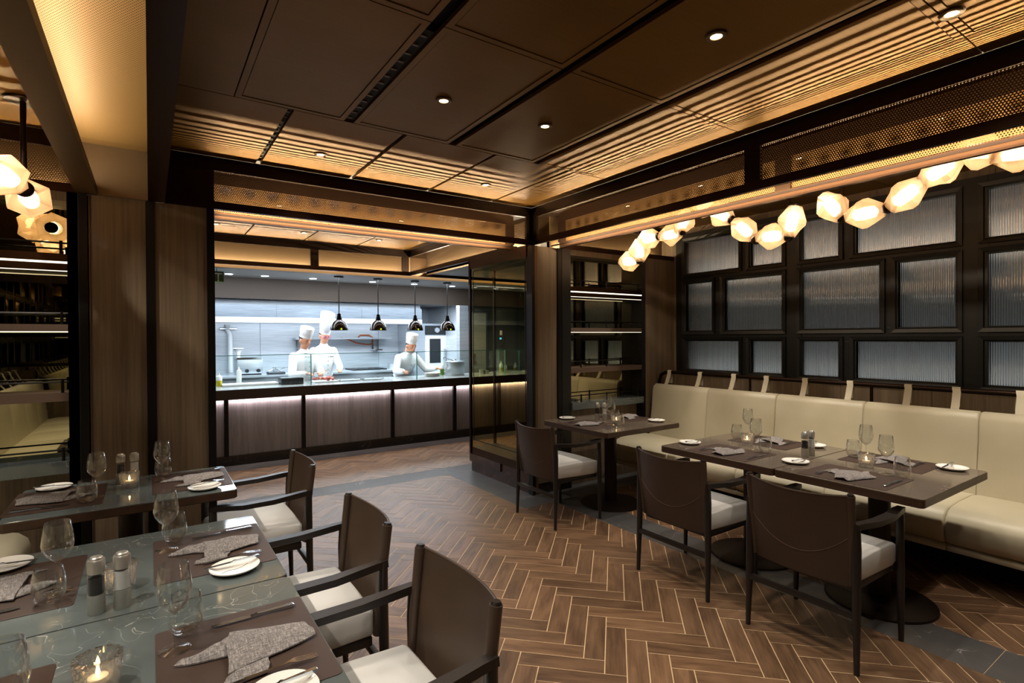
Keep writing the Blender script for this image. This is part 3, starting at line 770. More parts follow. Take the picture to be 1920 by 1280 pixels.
ch.location = (2.875, 3.545, 0)
dup(ch, (2.875, 2.158, 0), 0, 'dark leather-backed armchair at the joined brown table, on the side toward the mirrored shelves')
dup(ch, (2.850, 1.369, 0), 0, 'dark leather-backed armchair at the joined brown table, on the side away from the mirrored shelves')
dup(ch, (.495, 3.360, 0), PI, 'dark leather-backed armchair at the marble table beside the two-panel column', GC_L)
dup(ch, (.495, 2.214, 0), PI, 'dark leather-backed armchair at the marble table with the mills', GC_L)
dup(ch, (.510, 1.458, 0), PI, 'dark leather-backed armchair at the marble table without mills', GC_L)

# ---------------------------------------------------------------- banquettes
def banquette(label, mirror, strap_y):
    b = thing('banquette', label, 'banquette', (0, 0, 0))
    fx = (lambda x: 3.4 - x) if mirror else (lambda x: x)
    def loft(prof, y0, y1, e=.014):
        cx_ = sum(p[0] for p in prof) / len(prof); cz_ = sum(p[1] for p in prof) / len(prof); rs = []
        for y, k in ((y0, 1), (y0 + e * .3, .45), (y0 + e, 0), (y1 - e, 0), (y1 - e * .3, .45), (y1, 1)):
            ring = []
            for x, z in prof:
                d = math.hypot(x - cx_, z - cz_) or 1
                ring.append((fx(x - (x - cx_) / d * e * k), y, z - (z - cz_) / d * e * k))
            rs.append(ring)
        return MB().rings(rs)
    SE = [(4.56, .25), (4.56, .455), (4.45, .472), (4.20, .476), (4.08, .470), (4.01, .450), (3.972, .415), (3.958, .37), (3.965, .31), (3.985, .262), (4.02, .25)]
    BK = [(4.53, .43), (4.545, .60), (4.565, .80), (4.585, .95), (4.60, .985), (4.63, 1.003), (4.67, 1.0), (4.70, .98), (4.712, .93), (4.71, .43)]
    for i in range(7):
        y1, y0 = 4.003 - .70 * i, 3.303 - .70 * i
        loft(SE, y0 + .001, y1 - .001).build('seat_cushion', 'leather_cream', b, True, 60)
        loft(BK, y0 + .001, y1 - .001).build('back_cushion', 'leather_cream', b, True, 60)
        loft([(4.4, .205), (4.4, .252), (4.03, .252), (4.005, .24), (4.0, .225), (4.01, .205)], y0 + .001, y1 - .001, .005).build('seat_lip', 'leather_cream', b, True, 60)
    box('plinth', 'black_matte', (fx(4.35), -.9, 0), (fx(4.72), 4.0, .43), b)
    box('back_board', 'wood_veneer', (fx(4.712), -.9, .0), (fx(4.735), 4.0, .9), b)
    X = 4.80
    pts = [(fx(X), 4.09, .92), (fx(X), 4.088, 1.02), (fx(X), 4.06, 1.09), (fx(X), 3.99, 1.12), (fx(X), 3.9, 1.122)] + [(fx(X), 3.9 - .3 * i, 1.122) for i in range(1, 17)]
    MB().tube(pts, .019, 14).build('head_rail', 'metal_bronze', b, True, 60)
    for y in (2.98, 1.93, .88, -.17): MB().tube([(fx(X), y, 1.12), (fx(X), y, .5)], .012, 10).build('rail_post', 'metal_bronze', b, True)
    for y in strap_y:
        w = .024; path = [(X + .022, 1.0), (X + .0225, 1.125), (X + .012, 1.143), (X - .008, 1.1445), (X - .021, 1.132), (X - .023, 1.11), (4.735, 1.02), (4.70, .975)]
        m = MB(); rs = []
        for i, (x, z) in enumerate(path):
            a = path[max(i - 1, 0)]; c = path[min(i + 1, len(path) - 1)]; t = Vector((c[0] - a[0], c[1] - a[1])).normalized(); n = Vector((-t.y, t.x)) * .0022
            dy = .03 * i / len(path)
            rs.append([(fx(x + n.x), y - w - dy, z + n.y), (fx(x + n.x), y + w - dy, z + n.y), (fx(x - n.x), y + w - dy, z - n.y), (fx(x - n.x), y - w - dy, z - n.y)])
        m.rings(rs).build('strap', 'strap_fabric', b, True, 50)
    return b
banquette('long cream leather banquette with straps over a bronze rail under the windows', False, [3.948, 3.55, 3.158, 2.819, 2.462, 2.096, 1.688, 1.393, 1.05, .7, .35, 0, -.35])
banquette('long cream leather banquette behind the grey marble tables', True, [3.9 - .36 * i for i in range(13)])

# ---------------------------------------------------------------- chandeliers
def lamp(par, c, axis, L=.225, R=.105):
    c = Vector(c); a = Vector(axis).normalized(); u = a.cross(Vector((0, 0, 1)))
    if u.length < .1: u = Vector((1, 0, 0))
    u.normalize(); v = a.cross(u); th = random.random()
    def ring(t, r, ph, n=6): return [c + a * t * L + (u * math.cos(ph + th + 2 * PI * j / n) + v * math.sin(ph + th + 2 * PI * j / n)) * r for j in range(n)]
    rs = [ring(-.5, R * .42, PI / 6), ring(-.07, R, 0), ring(.07, R, 0), ring(.5, R * .42, PI / 6)]
    m = MB(); k = 0
    m.v += [tuple(p) for r in rs for p in r]
    for i in range(3):
        for j in range(6):
            A = i * 6 + j; B = i * 6 + (j + 1) % 6; Cc = B + 6; D = A + 6
            if i == 0: m.f += [(A, B, D), (B, Cc, D)]
            elif i == 1: m.f.append((A, B, Cc, D))
            else: m.f += [(A, B, D), (B, Cc, D)]
    s = m.build('glass_shade', 'lamp_shade_glass', par)
    MB().tube([c - a * L * .34, c - a * L * .26, c, c + a * L * .26, c + a * L * .34], [R * .12, R * .36, R * .42, R * .36, R * .12], 12).build('bulb', 'bulb_glow', s, True)
    return s
def hub(par, p, r=.036): return MB().ball(p, r, 16, 10).build('hub', 'metal_bronze', par, True)
def chandelier(label, X, nodes, rods, xs=0):
    # nodes: alternating 'h'(hub)/'l'(lamp) photo positions on the plane X
    c = thing('chandelier', label, 'chandelier', (0, 0, 0))
    P = [(k, at(px, py, 'x', X + xs * math.sin(i))) for i, (k, px, py) in enumerate(nodes)]
    for i, (k, p) in enumerate(P):
        if k == 'h': hub(c, p)
        else:
            a = P[i - 1][1] if i else None; b = P[i + 1][1] if i + 1 < len(P) else None
            ax = (b - a) if a is not None and b is not None else (p - a if a is not None else b - p)
            lamp(c, p, ax)
    for (x, y, z) in rods:
        MB().tube([(x, y, z), (x, y, CZ - .01)], .011, 10).build('rod', 'metal_bronze', c, True)
        MB().lathe([(.001, -.012), (.055, -.012), (.06, -.008), (.06, 0)], 24, (x, y, CZ)).build('canopy', 'metal_bronze', c, True)
    return c
XCH = 3.95
h1 = at(1479, 444, 'x', XCH); h2 = at(1579, 408, 'x', XCH); h0 = at(1197, 453, 'x', XCH)
chandelier('chain chandelier of glowing faceted glass lamps ending above the small table', XCH,
           [('l', 1180, 490), ('h', 1199, 489), ('l', 1199, 470), ('h', 1197, 452), ('l', 1217, 447), ('h', 1235, 443), ('l', 1257, 440), ('h', 1279, 434), ('l', 1282, 416), ('h', 1300, 392), ('l', 1322, 386),
            ('h', 1336, 392), ('l', 1352, 402), ('h', 1372, 412), ('l', 1395, 430), ('h', 1417, 450), ('l', 1447, 443), ('h', 1478, 444), ('l', 1485, 415), ('h', 1491, 390)],
           [(h1.x, h1.y, h1.z), (h0.x, h0.y, h0.z)])
chandelier('chain chandelier of glowing faceted glass lamps above the joined brown tables', XCH,
           [('l', 1561, 388), ('h', 1579, 408), ('l', 1622, 400), ('h', 1665, 390), ('l', 1698, 366), ('h', 1729, 340), ('l', 1763, 318), ('h', 1800, 290), ('l', 1838, 283), ('h', 1872, 292), ('l', 1908, 286), ('h', 1950, 280), ('l', 1990, 285)],
           [(h2.x, h2.y, h2.z)])
ct = thing('chandelier', 'chain chandelier of faceted glass lamps above the grey marble tables', 'chandelier', (0, 0, 0))
XA = -.525
hA = Vector((XA, 3.676, 2.295))
MB().tube([hA, (XA, 3.676, CZ - .01)], .013, 12).build('rod', 'metal_bronze', ct, True)
MB().lathe([(.001, -.012), (.075, -.012), (.08, -.008), (.08, 0)], 28, (XA, 3.676, CZ)).build('canopy', 'metal_bronze', ct, True)
hub(ct, hA, .042)
prev = hA
lamp(ct, hA + Vector((.0, .13, -.02)), (.0, 1, -.15)); hub(ct, hA + Vector((.0, .27, -.04)), .036)
zz = hA.z
pos = hA.copy()
for i, (dx, dy, dz) in enumerate([(-.11, -.27, .055), (-.12, -.26, .06), (.04, -.29, -.06), (.08, -.28, -.08), (.02, -.29, .05), (-.05, -.3, .07)]):
    d = Vector((dx, dy, dz)); lamp(ct, pos + d * .5, d); pos = pos + d; hub(ct, pos, .036)
MB().tube([(pos.x, pos.y, pos.z), (pos.x, pos.y, CZ - .01)], .011, 10).build('rod', 'metal_bronze', ct, True)

# ---------------------------------------------------------------- tableware
def wine_proto():
    t = thing('wine_glass', 'x', 'wine glass', (0, 0, 0))
    MB().lathe([(.001, .003), (.034, .001), (.036, .0015), (.034, .003), (.012, .006), (.004, .014), (.0032, .05), (.0036, .085), (.008, .094), (.024, .108), (.037, .128), (.0405, .148), (.038, .175), (.0315, .215), (.0305, .2155), (.037, .175), (.0393, .148), (.036, .129), (.023, .1095), (.007, .097), (.001, .095)], 32).build('bowl', 'glass_clear', t, True, 60)
    return t
def tumbler_proto():
    t = thing('tumbler', 'x', 'tumbler', (0, 0, 0))
    MB().lathe([(.001, .001), (.024, .001), (.033, .008), (.0405, .026), (.042, .045), (.039, .075), (.0335, .103), (.0325, .1035), (.0378, .075), (.0405, .045), (.039, .028), (.031, .014), (.02, .010), (.001, .009)], 32).build('cup', 'glass_clear', t, True, 60)
    return t
def plate_proto():
    t = thing('side_plate', 'x', 'plate', (0, 0, 0))
    d = MB().lathe([(.001, .006), (.05, .006), (.062, .009), (.074, .0155), (.076, .0165), (.076, .014), (.064, .006), (.045, .001), (.001, .001)], 44).build('dish', 'porcelain', t, True, 50)
    MB().tube([(-.045, -.012, .0066), (-.02, -.002, .0066), (-.005, -.009, .0066), (.02, -.005, .0066), (.045, .012, .0068)], .0007, 5).build('painted_line', 'porcelain_vein', d)
    return t
def knife_mesh(m, L=.21):
    m.bar([(-L * .5, 0, .004), (-L * .42, 0, .004), (-L * .05, 0, .0045), (0, 0, .005)], [.0015, .002, .002, .004], [.006, .016, .017, .009])
    m.bar([(0, 0, .005), (L * .04, 0, .006), (L * .08, 0, .006), (L * .3, 0, .006), (L * .47, 0, .006), (L * .5, 0, .005)], [.006, .008, .006, .007, .008, .004], [.008, .011, .008, .011, .013, .007])
def knife_proto():
    t = thing('table_knife', 'x', 'knife', (0, 0, 0)); m = MB()
    m.bar([(-.105, 0, .004), (-.09, 0, .004), (-.01, 0, .0045), (0, 0, .005)], [.0015, .002, .002, .004], [.005, .015, .017, .009]); m.build('blade', 'cutlery', t)
    m = MB(); m.bar([(0, 0, .005), (.008, 0, .006), (.017, 0, .006), (.063, 0, .006), (.099, 0, .006), (.105, 0, .005)], [.006, .009, .006, .007, .009, .004], [.008, .012, .008, .011, .014, .007]); m.build('handle', 'cutlery', t, True, 50)
    return t
def fork_proto():
    t = thing('table_fork', 'x', 'fork', (0, 0, 0)); m = MB()
    m.bar([(.10, 0, .003), (.06, 0, .006), (0, 0, .008), (-.02, 0, .012), (-.035, 0, .012)], [.003, .003, .003, .003, .002], [.013, .010, .006, .007, .022]); m.build('handle', 'cutlery', t, True, 50)
    for k in range(4): MB().bar([(-.035, -.0085 + .0057 * k, .012), (-.06, -.0085 + .0057 * k, .009), (-.085, -.0085 + .0057 * k, .008)], .0016, [.004, .003, .0018]).build('tine', 'cutlery', t)
    return t
def candle_proto():
    t = thing('candle_holder', 'x', 'candle holder', (0, 0, 0)); n = 84; rs = []
    for i in range(11):
        z = .004 + .078 * i / 10; r = .034 + .009 * i / 10
        rs.append([((r + .0042 * abs(math.sin(7 * (a + i * .14)))) * math.cos(a), (r + .0042 * abs(math.sin(7 * (a + i * .14)))) * math.sin(a), z) for a in [2 * PI * j / n for j in range(n)]])
    ri = [[(r * math.cos(a), r * math.sin(a), z) for a in [2 * PI * j / n for j in range(n)]] for r, z in ((.037, .083), (.033, .078), (.026, .03), (.012, .024))]
    MB().rings([[(.03 * math.cos(2 * PI * j / n), .03 * math.sin(2 * PI * j / n), .0008) for j in range(n)]] + rs + ri).build('cut_glass', 'crystal', t, True, 12)
    c = MB().lathe([(.001, .026), (.019, .026), (.019, .038), (.001, .038)], 18).build('tealight', 'candle_wax', t, True)
    MB().lathe([(.0008, .038), (.0035, .043), (.0042, .048), (.003, .055), (.0004, .064)], 10).build('flame', 'flame', c, True)
    return t
def mill_proto(kind):
    t = thing('pepper_mill' if kind == 'pepper' else 'salt_mill', 'x', 'mill', (0, 0, 0))
    MB().lathe([(.001, 0), (.0205, 0), (.0212, .002), (.0212, .055), (.001, .055)], 28).build('base', 'brushed_steel', t, True, 40)
    MB().lathe([(.0205, .055), (.0205, .118)], 28).build('window', 'glass_clear', t, True)
    h = .108 if kind == 'salt' else .100
    MB().lathe([(.001, .056), (.0188, .056), (.0188, h), (.012, h + .003), (.001, h + .002)], 22).build('filling', 'salt' if kind == 'salt' else 'peppercorn', t, True, 40)
    MB().lathe([(.0212, .115), (.0212, .150), (.0195, .1525), (.016, .1525), (.016, .157), (.013, .160), (.001, .161)], 28).build('cap', 'brushed_steel', t, True, 40)
    return t
def mat_proto():
    t = thing('placemat', 'x', 'placemat', (0, 0, 0)); m = MB()
    def rr(i, z):
        out = []
        for sx, sy, a0 in ((1, 1, 0), (-1, 1, PI / 2), (-1, -1, PI), (1, -1, 1.5 * PI)):
            for k in range(4): a = a0 + k * PI / 6; out.append((sx * (.18 - i - .012) + .012 * math.cos(a), sy * (.2225 - i - .012) + .012 * math.sin(a), z))
        return out
    m.rings([rr(0, .0003), rr(0, .0016), rr(.001, .002)]).build('sheet', 'leather_mat', t)
    return t
def napkin_mesh(seed):
    # a folded linen wedge with a twisted tail; local +x points to the diner
    rnd = random.Random(seed); MBs = []
    def patch(A, B, C, D, h, z0, n=14, mm=8, ph=0.):
        m = MB(); A, B, C, D = [Vector((*p, 0)) for p in (A, B, C, D)]
        for lay in (1, 0):
            for j in range(mm + 1):
                for i in range(n + 1):
                    s, t = i / n, j / mm
                    p = (A * (1 - s) + B * s) * (1 - t) + (D * (1 - s) + C * s) * t
                    e = min(1, 5 * min(s, 1 - s, t, 1 - t)); prof = math.sin(PI * t) ** .8 * (.55 + .45 * math.sin(PI * s))
                    z = z0 + h * prof + .0025 * math.sin(9 * s + ph) * prof + .0018 * math.sin(13 * t + 5 * s + ph)
                    m.v.append((p.x + .003 * math.sin(7 * t + ph), p.y + .003 * math.sin(6 * s + ph), max(z0 + .0006, z) + (.0035 if lay else -.0002)))
        K = (n + 1) * (mm + 1)
        for j in range(mm):
            for i in range(n):
                a = j * (n + 1) + i; m.f.append((a, a + 1, a + n + 2, a + n + 1)); m.f.append((K + a, K + a + n + 1, K + a + n + 2, K + a + 1))
        for i in range(n):
            for j in (0, mm): a = j * (n + 1) + i; m.f.append((a, a + 1, a + 1 + K, a + K))
        for j in range(mm):
            for i in (0, n): a = j * (n + 1) + i; m.f.append((a, a + n + 1, a + n + 1 + K, a + K))
        return m
    q = lambda x: x + rnd.uniform(-.009, .009)
    return [('main_fold', patch((q(-.058), q(-.100)), (q(.138), q(-.031)), (q(.130), q(.048)), (q(-.045), q(.092)), .02, .004, ph=rnd.random() * 6)),
            ('tail', patch((q(-.158), q(.012)), (-.045, q(-.012)), (-.035, .088), (q(-.122), q(.042)), .012, .0015, 12, 7, rnd.random() * 6)),
            ('under_fold', patch((q(-.095), q(-.128)), (.015, -.125), (.03, -.06), (q(-.06), -.085), .007, .0012, 10, 5, rnd.random() * 6))]
def napkin_proto(seed):
    t = thing('napkin', 'x', 'napkin', (0, 0, 0))
    for nm, m in napkin_mesh(seed): m.build(nm, 'napkin_linen', t, True, 70)
    return t
PRO = {'wine': wine_proto(), 'tumbler': tumbler_proto(), 'plate': plate_proto(), 'knife': knife_proto(), 'fork': fork_proto(), 'candle': candle_proto(),
       'pepper': mill_proto('pepper'), 'salt': mill_proto('salt'), 'mat': mat_proto(), 'nap0': napkin_proto(1), 'nap1': napkin_proto(2), 'nap2': napkin_proto(3)}
USED = set()
def put(kind, x, y, z, rz, label, group):
    p = PRO[kind]
    if kind in USED: return dup(p, (x, y, z), rz, label, group)
    USED.add(kind); p.location = (x, y, z); p.rotation_euler = (0, 0, rz); p['label'] = label; p['group'] = group
    KIDS[p.name] = list(p.children)
    for c in p.children: KIDS[c.name] = list(c.children)
    return p
TZ = .7452; MZ = TZ + .0022
def setting(tk, side, mx, my, rz, items, nap):
    # local frame: +x toward the diner; offsets from the placemat centre
    c, s = math.cos(rz), math.sin(rz); tn = NM[tk]; sd = 'chair side' if side == 'c' else 'banquette side'
    W_ = lambda dx, dy: (mx + dx * c - dy * s, my + dx * s + dy * c)
    put('mat', mx, my, TZ, rz, 'brown leather placemat, %s of the %s' % (sd, tn), 'brown leather placemats')
    lab = {'plate': 'white side plate, %s of the %s', 'wine': 'stemmed wine glass, %s of the %s', 'tumbler': 'stemless clear tumbler, %s of the %s', 'knife': 'silver knife on placemat, %s of the %s',
           'fork': 'silver fork on placemat, %s of the %s', 'butter': 'silver knife on side plate, %s of the %s'}
    grp = {'plate': 'white side plates', 'wine': 'stemmed wine glasses', 'tumbler': 'stemless tumblers', 'knife': 'silver knives on placemats', 'fork': 'silver forks on placemats', 'butter': 'silver knives on side plates'}
    for kd, dx, dy, dz, r in items:
        x, y = W_(dx, dy)
        o = put('knife' if kd == 'butter' else kd, x, y, dz, rz + r, lab[kd] % (sd, tn), grp[kd])
        if kd == 'butter': o.scale = (.8, .8, .8); o.rotation_euler = (0, math.radians(-2.5), rz + r)
    x, y = W_(.02, .0)
    put(nap, x, y, MZ, rz, 'folded grey linen napkin, %s of the %s' % (sd, tn), 'folded grey linen napkins')
def std(tk, side, mx, my, rz, nap, pl=(.045, -.235), wi=(-.14, .105), tu=(-.112, .185), kn=(.05, .165), ex=()):
    it = [('plate', pl[0], pl[1], TZ, .2), ('wine', wi[0], wi[1], MZ, 0), ('tumbler', tu[0], tu[1], MZ, 0), ('knife', kn[0], kn[1], MZ, 0), ('fork', .06, -.13, MZ, PI),
          ('butter', pl[0] - .005, pl[1] + .02, TZ + .0185, 0)]
    setting(tk, side, mx, my, rz, it, nap)
std('L1b', 'c', .185, 1.4625, 0, 'nap0'); std('L1b', 'b', -.37, 1.447, PI, 'nap1')
std('L1a', 'c', .185, 2.235, 0, 'nap1', wi=(-.14, .092), tu=(-.112, .190)); std('L1a', 'b', -.37, 2.23, PI, 'nap2', tu=(-.118, .165), wi=(-.132, .094))
std('L2', 'c', .185, 3.415, 0, 'nap2', wi=(-.134, .068), tu=(-.127, .180)); std('L2', 'b', -.37, 3.39, PI, 'nap0', tu=(-.117, .15), wi=(-.150, .07))
std('T2a', 'c', 3.20, 2.13, PI, 'nap1', pl=(-.02, -.335), wi=(-.18, .075), tu=(-.18, .14), kn=(.0, .19)); std('T2a', 'b', 3.73, 2.17, 0, 'nap2', pl=(.10, -.27), wi=(.06, .20), tu=(-.06, .215))
std('T2b', 'c', 3.20, 1.375, PI, 'nap2', pl=(-.05, -.345), wi=(-.19, .085), tu=(-.21, .155), kn=(.0, .19)); std('T2b', 'b', 3.73, 1.40, 0, 'nap0', pl=(.09, -.28), wi=(-.05, .11), tu=(-.01, .20))
std('T1', 'c', 3.22, 3.52, PI, 'nap0', pl=(-.04, -.36), wi=(-.12, .135), tu=(-.16, .20), kn=(-.02, .27)); std('T1', 'b', 3.75, 3.62, 0, 'nap1', pl=(.07, -.33), wi=(-.16, .06), tu=(-.22, -.10))
CG, MG = 'cut-glass candle holders', 'steel and glass mills'
for tk, x, y in (('L1b', -.10, 1.475), ('L1a', -.082, 2.047), ('L2', -.093, 3.432), ('T2a', 3.511, 2.202), ('T2b', 3.488, 1.43), ('T1', 3.42, 3.40)):
    put('candle', x, y, TZ, random.random() * 3, 'glowing cut-glass candle holder on the ' + NM[tk], CG)
for nm, k, x, y in (('middle marble table', 'L1a', -.131, 1.915), ('marble table beside the two-panel column', 'L2', -.135, 3.565), ('joined brown tables', 'T2', 3.467, 1.775), ('small brown table below the mirrored shelves', 'T1', 3.475, 3.70)):
    put('pepper', x, y, TZ, 0, 'pepper mill of steel and glass on the ' + nm, MG)
    sx, sy = {'L1a': (-.072, 1.915), 'L2': (-.074, 3.558), 'T2': (3.545, 1.775), 'T1': (3.50, 3.63)}[k]
    put('salt', sx, sy, TZ, 0, 'salt mill of steel and glass on the ' + nm, MG)

# ---------------------------------------------------------------- kitchen
kw = thing('wall_kitchen', 'stainless steel clad kitchen wall behind the cooks', 'wall', kind='structure')
xs = [-1.5, -.3, .75, 1.65, 2.75, 3.85, 4.9, 6.9]
for a, b in zip(xs, xs[1:]): box('steel_sheet', 'steel_wall', (a + .003, 10.5, 0), (b - .003, 10.55, 2.6), kw)
box('backing', 'kitchen_black', (-1.6, 10.55, 0), (7, 10.6, 2.6), kw)
ks = thing('wall_kitchen_side', 'end walls of the kitchen and passage', 'wall', kind='structure')
box('end_wall', 'steel_wall', (-1.6, 7.2, 0), (-1.5, 10.6, 2.6), ks); box('end_wall', 'wood_veneer', (-1.6, 4.55, 0), (-1.5, 7.2, 2.9), ks)
box('end_wall', 'kitchen_wall_dark', (6.6, 4.3, 0), (6.7, 8.6, 2.6), ks); box('end_wall', 'steel_wall', (4.95, 8.6, 0), (5.0, 10.6, 2.6), ks)
box('back_wall', 'wood_veneer', (3.4, 4.36, 0), (6.7, 4.42, 2.5), ks)
kf = thing('wall_kitchen_front', 'dark fascia above the kitchen opening with steel jamb and dark side wall', 'wall', kind='structure')
box('fascia', 'fascia_brown', (-1.5, 8.5, 2.10), (6.7, 8.56, 2.46), kf)
box('steel_jamb', 'steel_plain', (4.62, 8.48, .0), (4.80, 8.6, 2.10), kf); box('dark_wall', 'kitchen_wall_dark', (5.27, 8.5, 0), (6.7, 8.6, 2.10), kf)
box('door_frame', 'kitchen_black', (4.80, 8.49, 1.99), (5.27, 8.6, 2.10), kf); box('door_frame', 'kitchen_black', (5.20, 8.49, 0), (5.27, 8.6, 2.0), kf)
dr = box('steel_door', 'steel_plain', (4.80, 8.53, 0), (5.20, 8.57, 1.99), kf); box('door_handle', 'bronze_plain', (4.93, 8.49, 1.05), (4.96, 8.53, 1.22), dr)
kc = thing('ceiling_kitchen', 'pale kitchen ceiling with small lights', 'ceiling', kind='structure')
box('sheet', 'soffit_grey', (-1.5, 8.56, 2.15), (6.7, 10.6, 2.2), kc); box('sheet', 'soffit_grey', (-1.5, 7.37, 2.40), (6.7, 8.5, 2.46), kc)
for x in (.9, 1.35, 2.0, 2.9, 3.6, 4.3):
    MB().lathe([(.001, 0), (.045, 0), (.05, .004)], 16, (x, 8.15, 2.394)).build('light_disc', 'downlight_cool', kc, True)
    MB().lathe([(.001, -.03), (.018, -.022), (.012, 0), (.03, .0)], 12, (x + .2, 8.75, 2.15)).build('sprinkler', 'chrome', kc, True)
hd = thing('extractor_hood', 'wide stainless extractor hood above the cooking line', 'hood', (0, 0, 0))
m = MB(); prof = [(9.3, 1.80), (9.3, 1.86), (9.36, 2.14), (10.49, 2.14), (10.49, 1.80)]
m.rings([[(-1.4, y, z) for y, z in prof], [(4.25, y, z) for y, z in prof]]).build('canopy', 'steel_plain', hd)
box('front_band', 'steel_band', (-1.4, 9.285, 1.86), (4.25, 9.36, 2.06), hd); box('edge_lip', 'steel_plain', (-1.4, 9.27, 1.775), (4.25, 9.31, 1.862), hd)
for x in (.3, 1.7, 3.1): box('joint', 'steel_dark', (x, 9.283, 1.866), (x + .006, 9.286, 2.055), hd)

def obj1(name, label, cat, loc=(0, 0, 0), rz=0, group=None): return thing(name, label, cat, loc, rz, group)
cn = obj1('kitchen_counter', 'long kitchen counter with dark top edge and glowing wood panels', 'counter')
box('core', 'kitchen_black', (-1.4, 7.22, 0), (6.3, 8.0, .79), cn)
box('worktop_fascia', 'counter_fascia', (-1.4, 7.15, .79), (6.3, 7.2, .9095), cn); box('worktop', 'counter_top', (-1.4, 7.2, .80), (6.3, 8.02, .9095), cn)
st = [-1.4, -.15, .75, 1.63, 2.83, 3.817, 4.62, 5.4, 6.3]
for a, b in zip(st, st[1:]): box('wood_panel', 'wood_counter', (a + .022, 7.205, .118), (b - .022, 7.22, .79), cn)
for x in st[1:-1]: box('stile', 'metal_black', (x - .023, 7.165, .115), (x + .023, 7.22, .79), cn)
box('plinth', 'marble_base', (-1.4, 7.165, 0), (6.3, 7.22, .118), cn)
area('counter_led', (2.4, 7.178, .784), (0, .7, -1), (1, 0, 0), 7.6, .008, 24, (1.0, .86, .90))
gg = obj1('glass_guard', 'low clear glass guard standing along the front edge of the counter', 'glass guard')
for a, b in ((-1.2, 1.742), (1.748, 3.232), (3.238, 4.78), (4.79, 6.0)):
    p = MB().quad((a, 7.26, .912), (b, 7.26, .912), (b, 7.26, 1.315), (a, 7.26, 1.315)).build('glass_panel', 'glass_guard', gg)
    box('top_edge', 'glass_edge', (a, 7.256, 1.312), (b, 7.264, 1.320), p)
for x in (1.745, 3.235, 4.785):
    p = MB().quad((x, 7.262, .912), (x, 7.60, .912), (x, 7.60, 1.315), (x, 7.262, 1.315)).build('glass_divider', 'glass_guard', gg)
    box('edge', 'glass_edge', (x - .005, 7.245, .912), (x + .005, 7.262, 1.32), p)
    box('top_edge', 'glass_edge', (x - .003, 7.262, 1.312), (x + .003, 7.60, 1.318), p)

def pendant(label):
    t = thing('heat_lamp', label, 'pendant lamp', (0, 0, 0), 0, 'black bell heat lamps over the counter')
    MB().lathe([(.122, 0), (.124, .004), (.121, .03), (.108, .075), (.085, .115), (.05, .145), (.038, .152), (.038, .175), (.032, .178), (.032, .200), (.026, .203), (.026, .235), (.012, .24)], 36).build('bell_shade', 'black_chrome', t, True, 30)
    MB().lathe([(.116, .004), (.112, .03), (.10, .07), (.078, .105), (.045, .135), (.001, .138)], 30).build('inner_shade', 'chrome', t, True, 40)
    MB().tube([(0, 0, .235), (0, 0, .765)], .008, 8).build('cord_tube', 'metal_black', t, True)
    MB().lathe([(.001, .748), (.06, .748), (.065, .752), (.065, .768), (.001, .768)], 24).build('canopy', 'metal_black', t, True)
    MB().ball((0, 0, .06), (.035, .035, .045)).build('bulb', 'downlight_lens', t, True)
    box('tag', 'yellow_tag', (-.014, -.1235, .006), (.008, -.119, .03), t)
    return t
simple('black_chrome', '#2a2523', .16, .9)
pl = ['hanging over the two standing cooks', 'second from the two standing cooks', 'hanging over the bending cook', 'hanging over the stock pot']
p0 = pendant('black bell-shaped heat lamp ' + pl[0]); p0.location = (2.235, 7.67, 1.632)
for i, x in enumerate((2.81, 3.40, 3.955)): dup(p0, (x, 7.67, 1.632), 0, 'black bell-shaped heat lamp ' + pl[i + 1])

# --- cooking line and things on it
ck = obj1('cooking_line', 'stainless cooking range and cupboards along the kitchen wall', 'range')
box('body', 'steel_plain', (-1.3, 9.45, 0), (4.1, 10.49, .90), ck); box('top', 'steel_plain', (-1.3, 9.4, .90), (4.1, 10.49, .93), ck)
br = obj1('burner_unit', 'row of black burner grates with a low steel upstand on the range', 'burner'); box('upstand', 'steel_plain', (3.0, 10.2, .931), (3.75, 10.3, 1.02), br)
for i in range(6): box('grate', 'kitchen_black', (3.05 + i * .11, 9.6, .93), (3.13 + i * .11, 10.1, .955), br)
ws = obj1('wall_shelf', 'narrow steel wall shelf on brackets behind the cooks', 'shelf')
box('board', 'steel_plain', (2.2, 10.2, 1.50), (4.0, 10.5, 1.53), ws)
for x in (2.25, 3.7): MB().box((x, 10.25, 1.28), (x + .14, 10.5, 1.30)).box((x, 10.46, 1.30), (x + .03, 10.5, 1.5)).box((x + .11, 10.46, 1.30), (x + .14, 10.5, 1.5)).build('bracket', 'chrome', ws)
hs = [at(x, y, 'y', 10.46) for x, y in ((672, 632), (676, 628), (692, 628), (700, 633), (699, 644), (690, 646), (668, 643), (655, 637), (640, 633))]
tag(MB().tube(hs, .012, 8).build('gas_hose', 'orange_cable', None, True), 'orange hose looped below the steel wall shelf', 'hose')
ov = obj1('combi_oven', 'tall steel combi oven with a glass door and round dial', 'oven', (4.49, 10.05, 0))
box('body', 'steel_plain', (-.22, -.35, .0), (.5, .44, 1.80), ov)
d = box('door', 'kitchen_white', (.02, -.38, .55), (.48, -.35, 1.56), ov); box('window', 'kitchen_black', (.10, -.386, 1.02), (.34, -.38, 1.50), d); box('handle', 'chrome', (.41, -.42, .8), (.43, -.38, 1.3), d)
pnl = box('control_panel', 'kitchen_black', (.02, -.375, 1.58), (.48, -.35, 1.76), ov); MB().lathe([(.001, .03), (.05, .03), (.055, 0)], 20).xform(Matrix.Translation((.26, -.376, 1.67)) @ Matrix.Rotation(PI / 2, 4, 'X')).build('dial', 'steel_plain', pnl, True)
dp = obj1('drain_pipe', 'white vertical pipe with a tap against the steel wall', 'pipe')
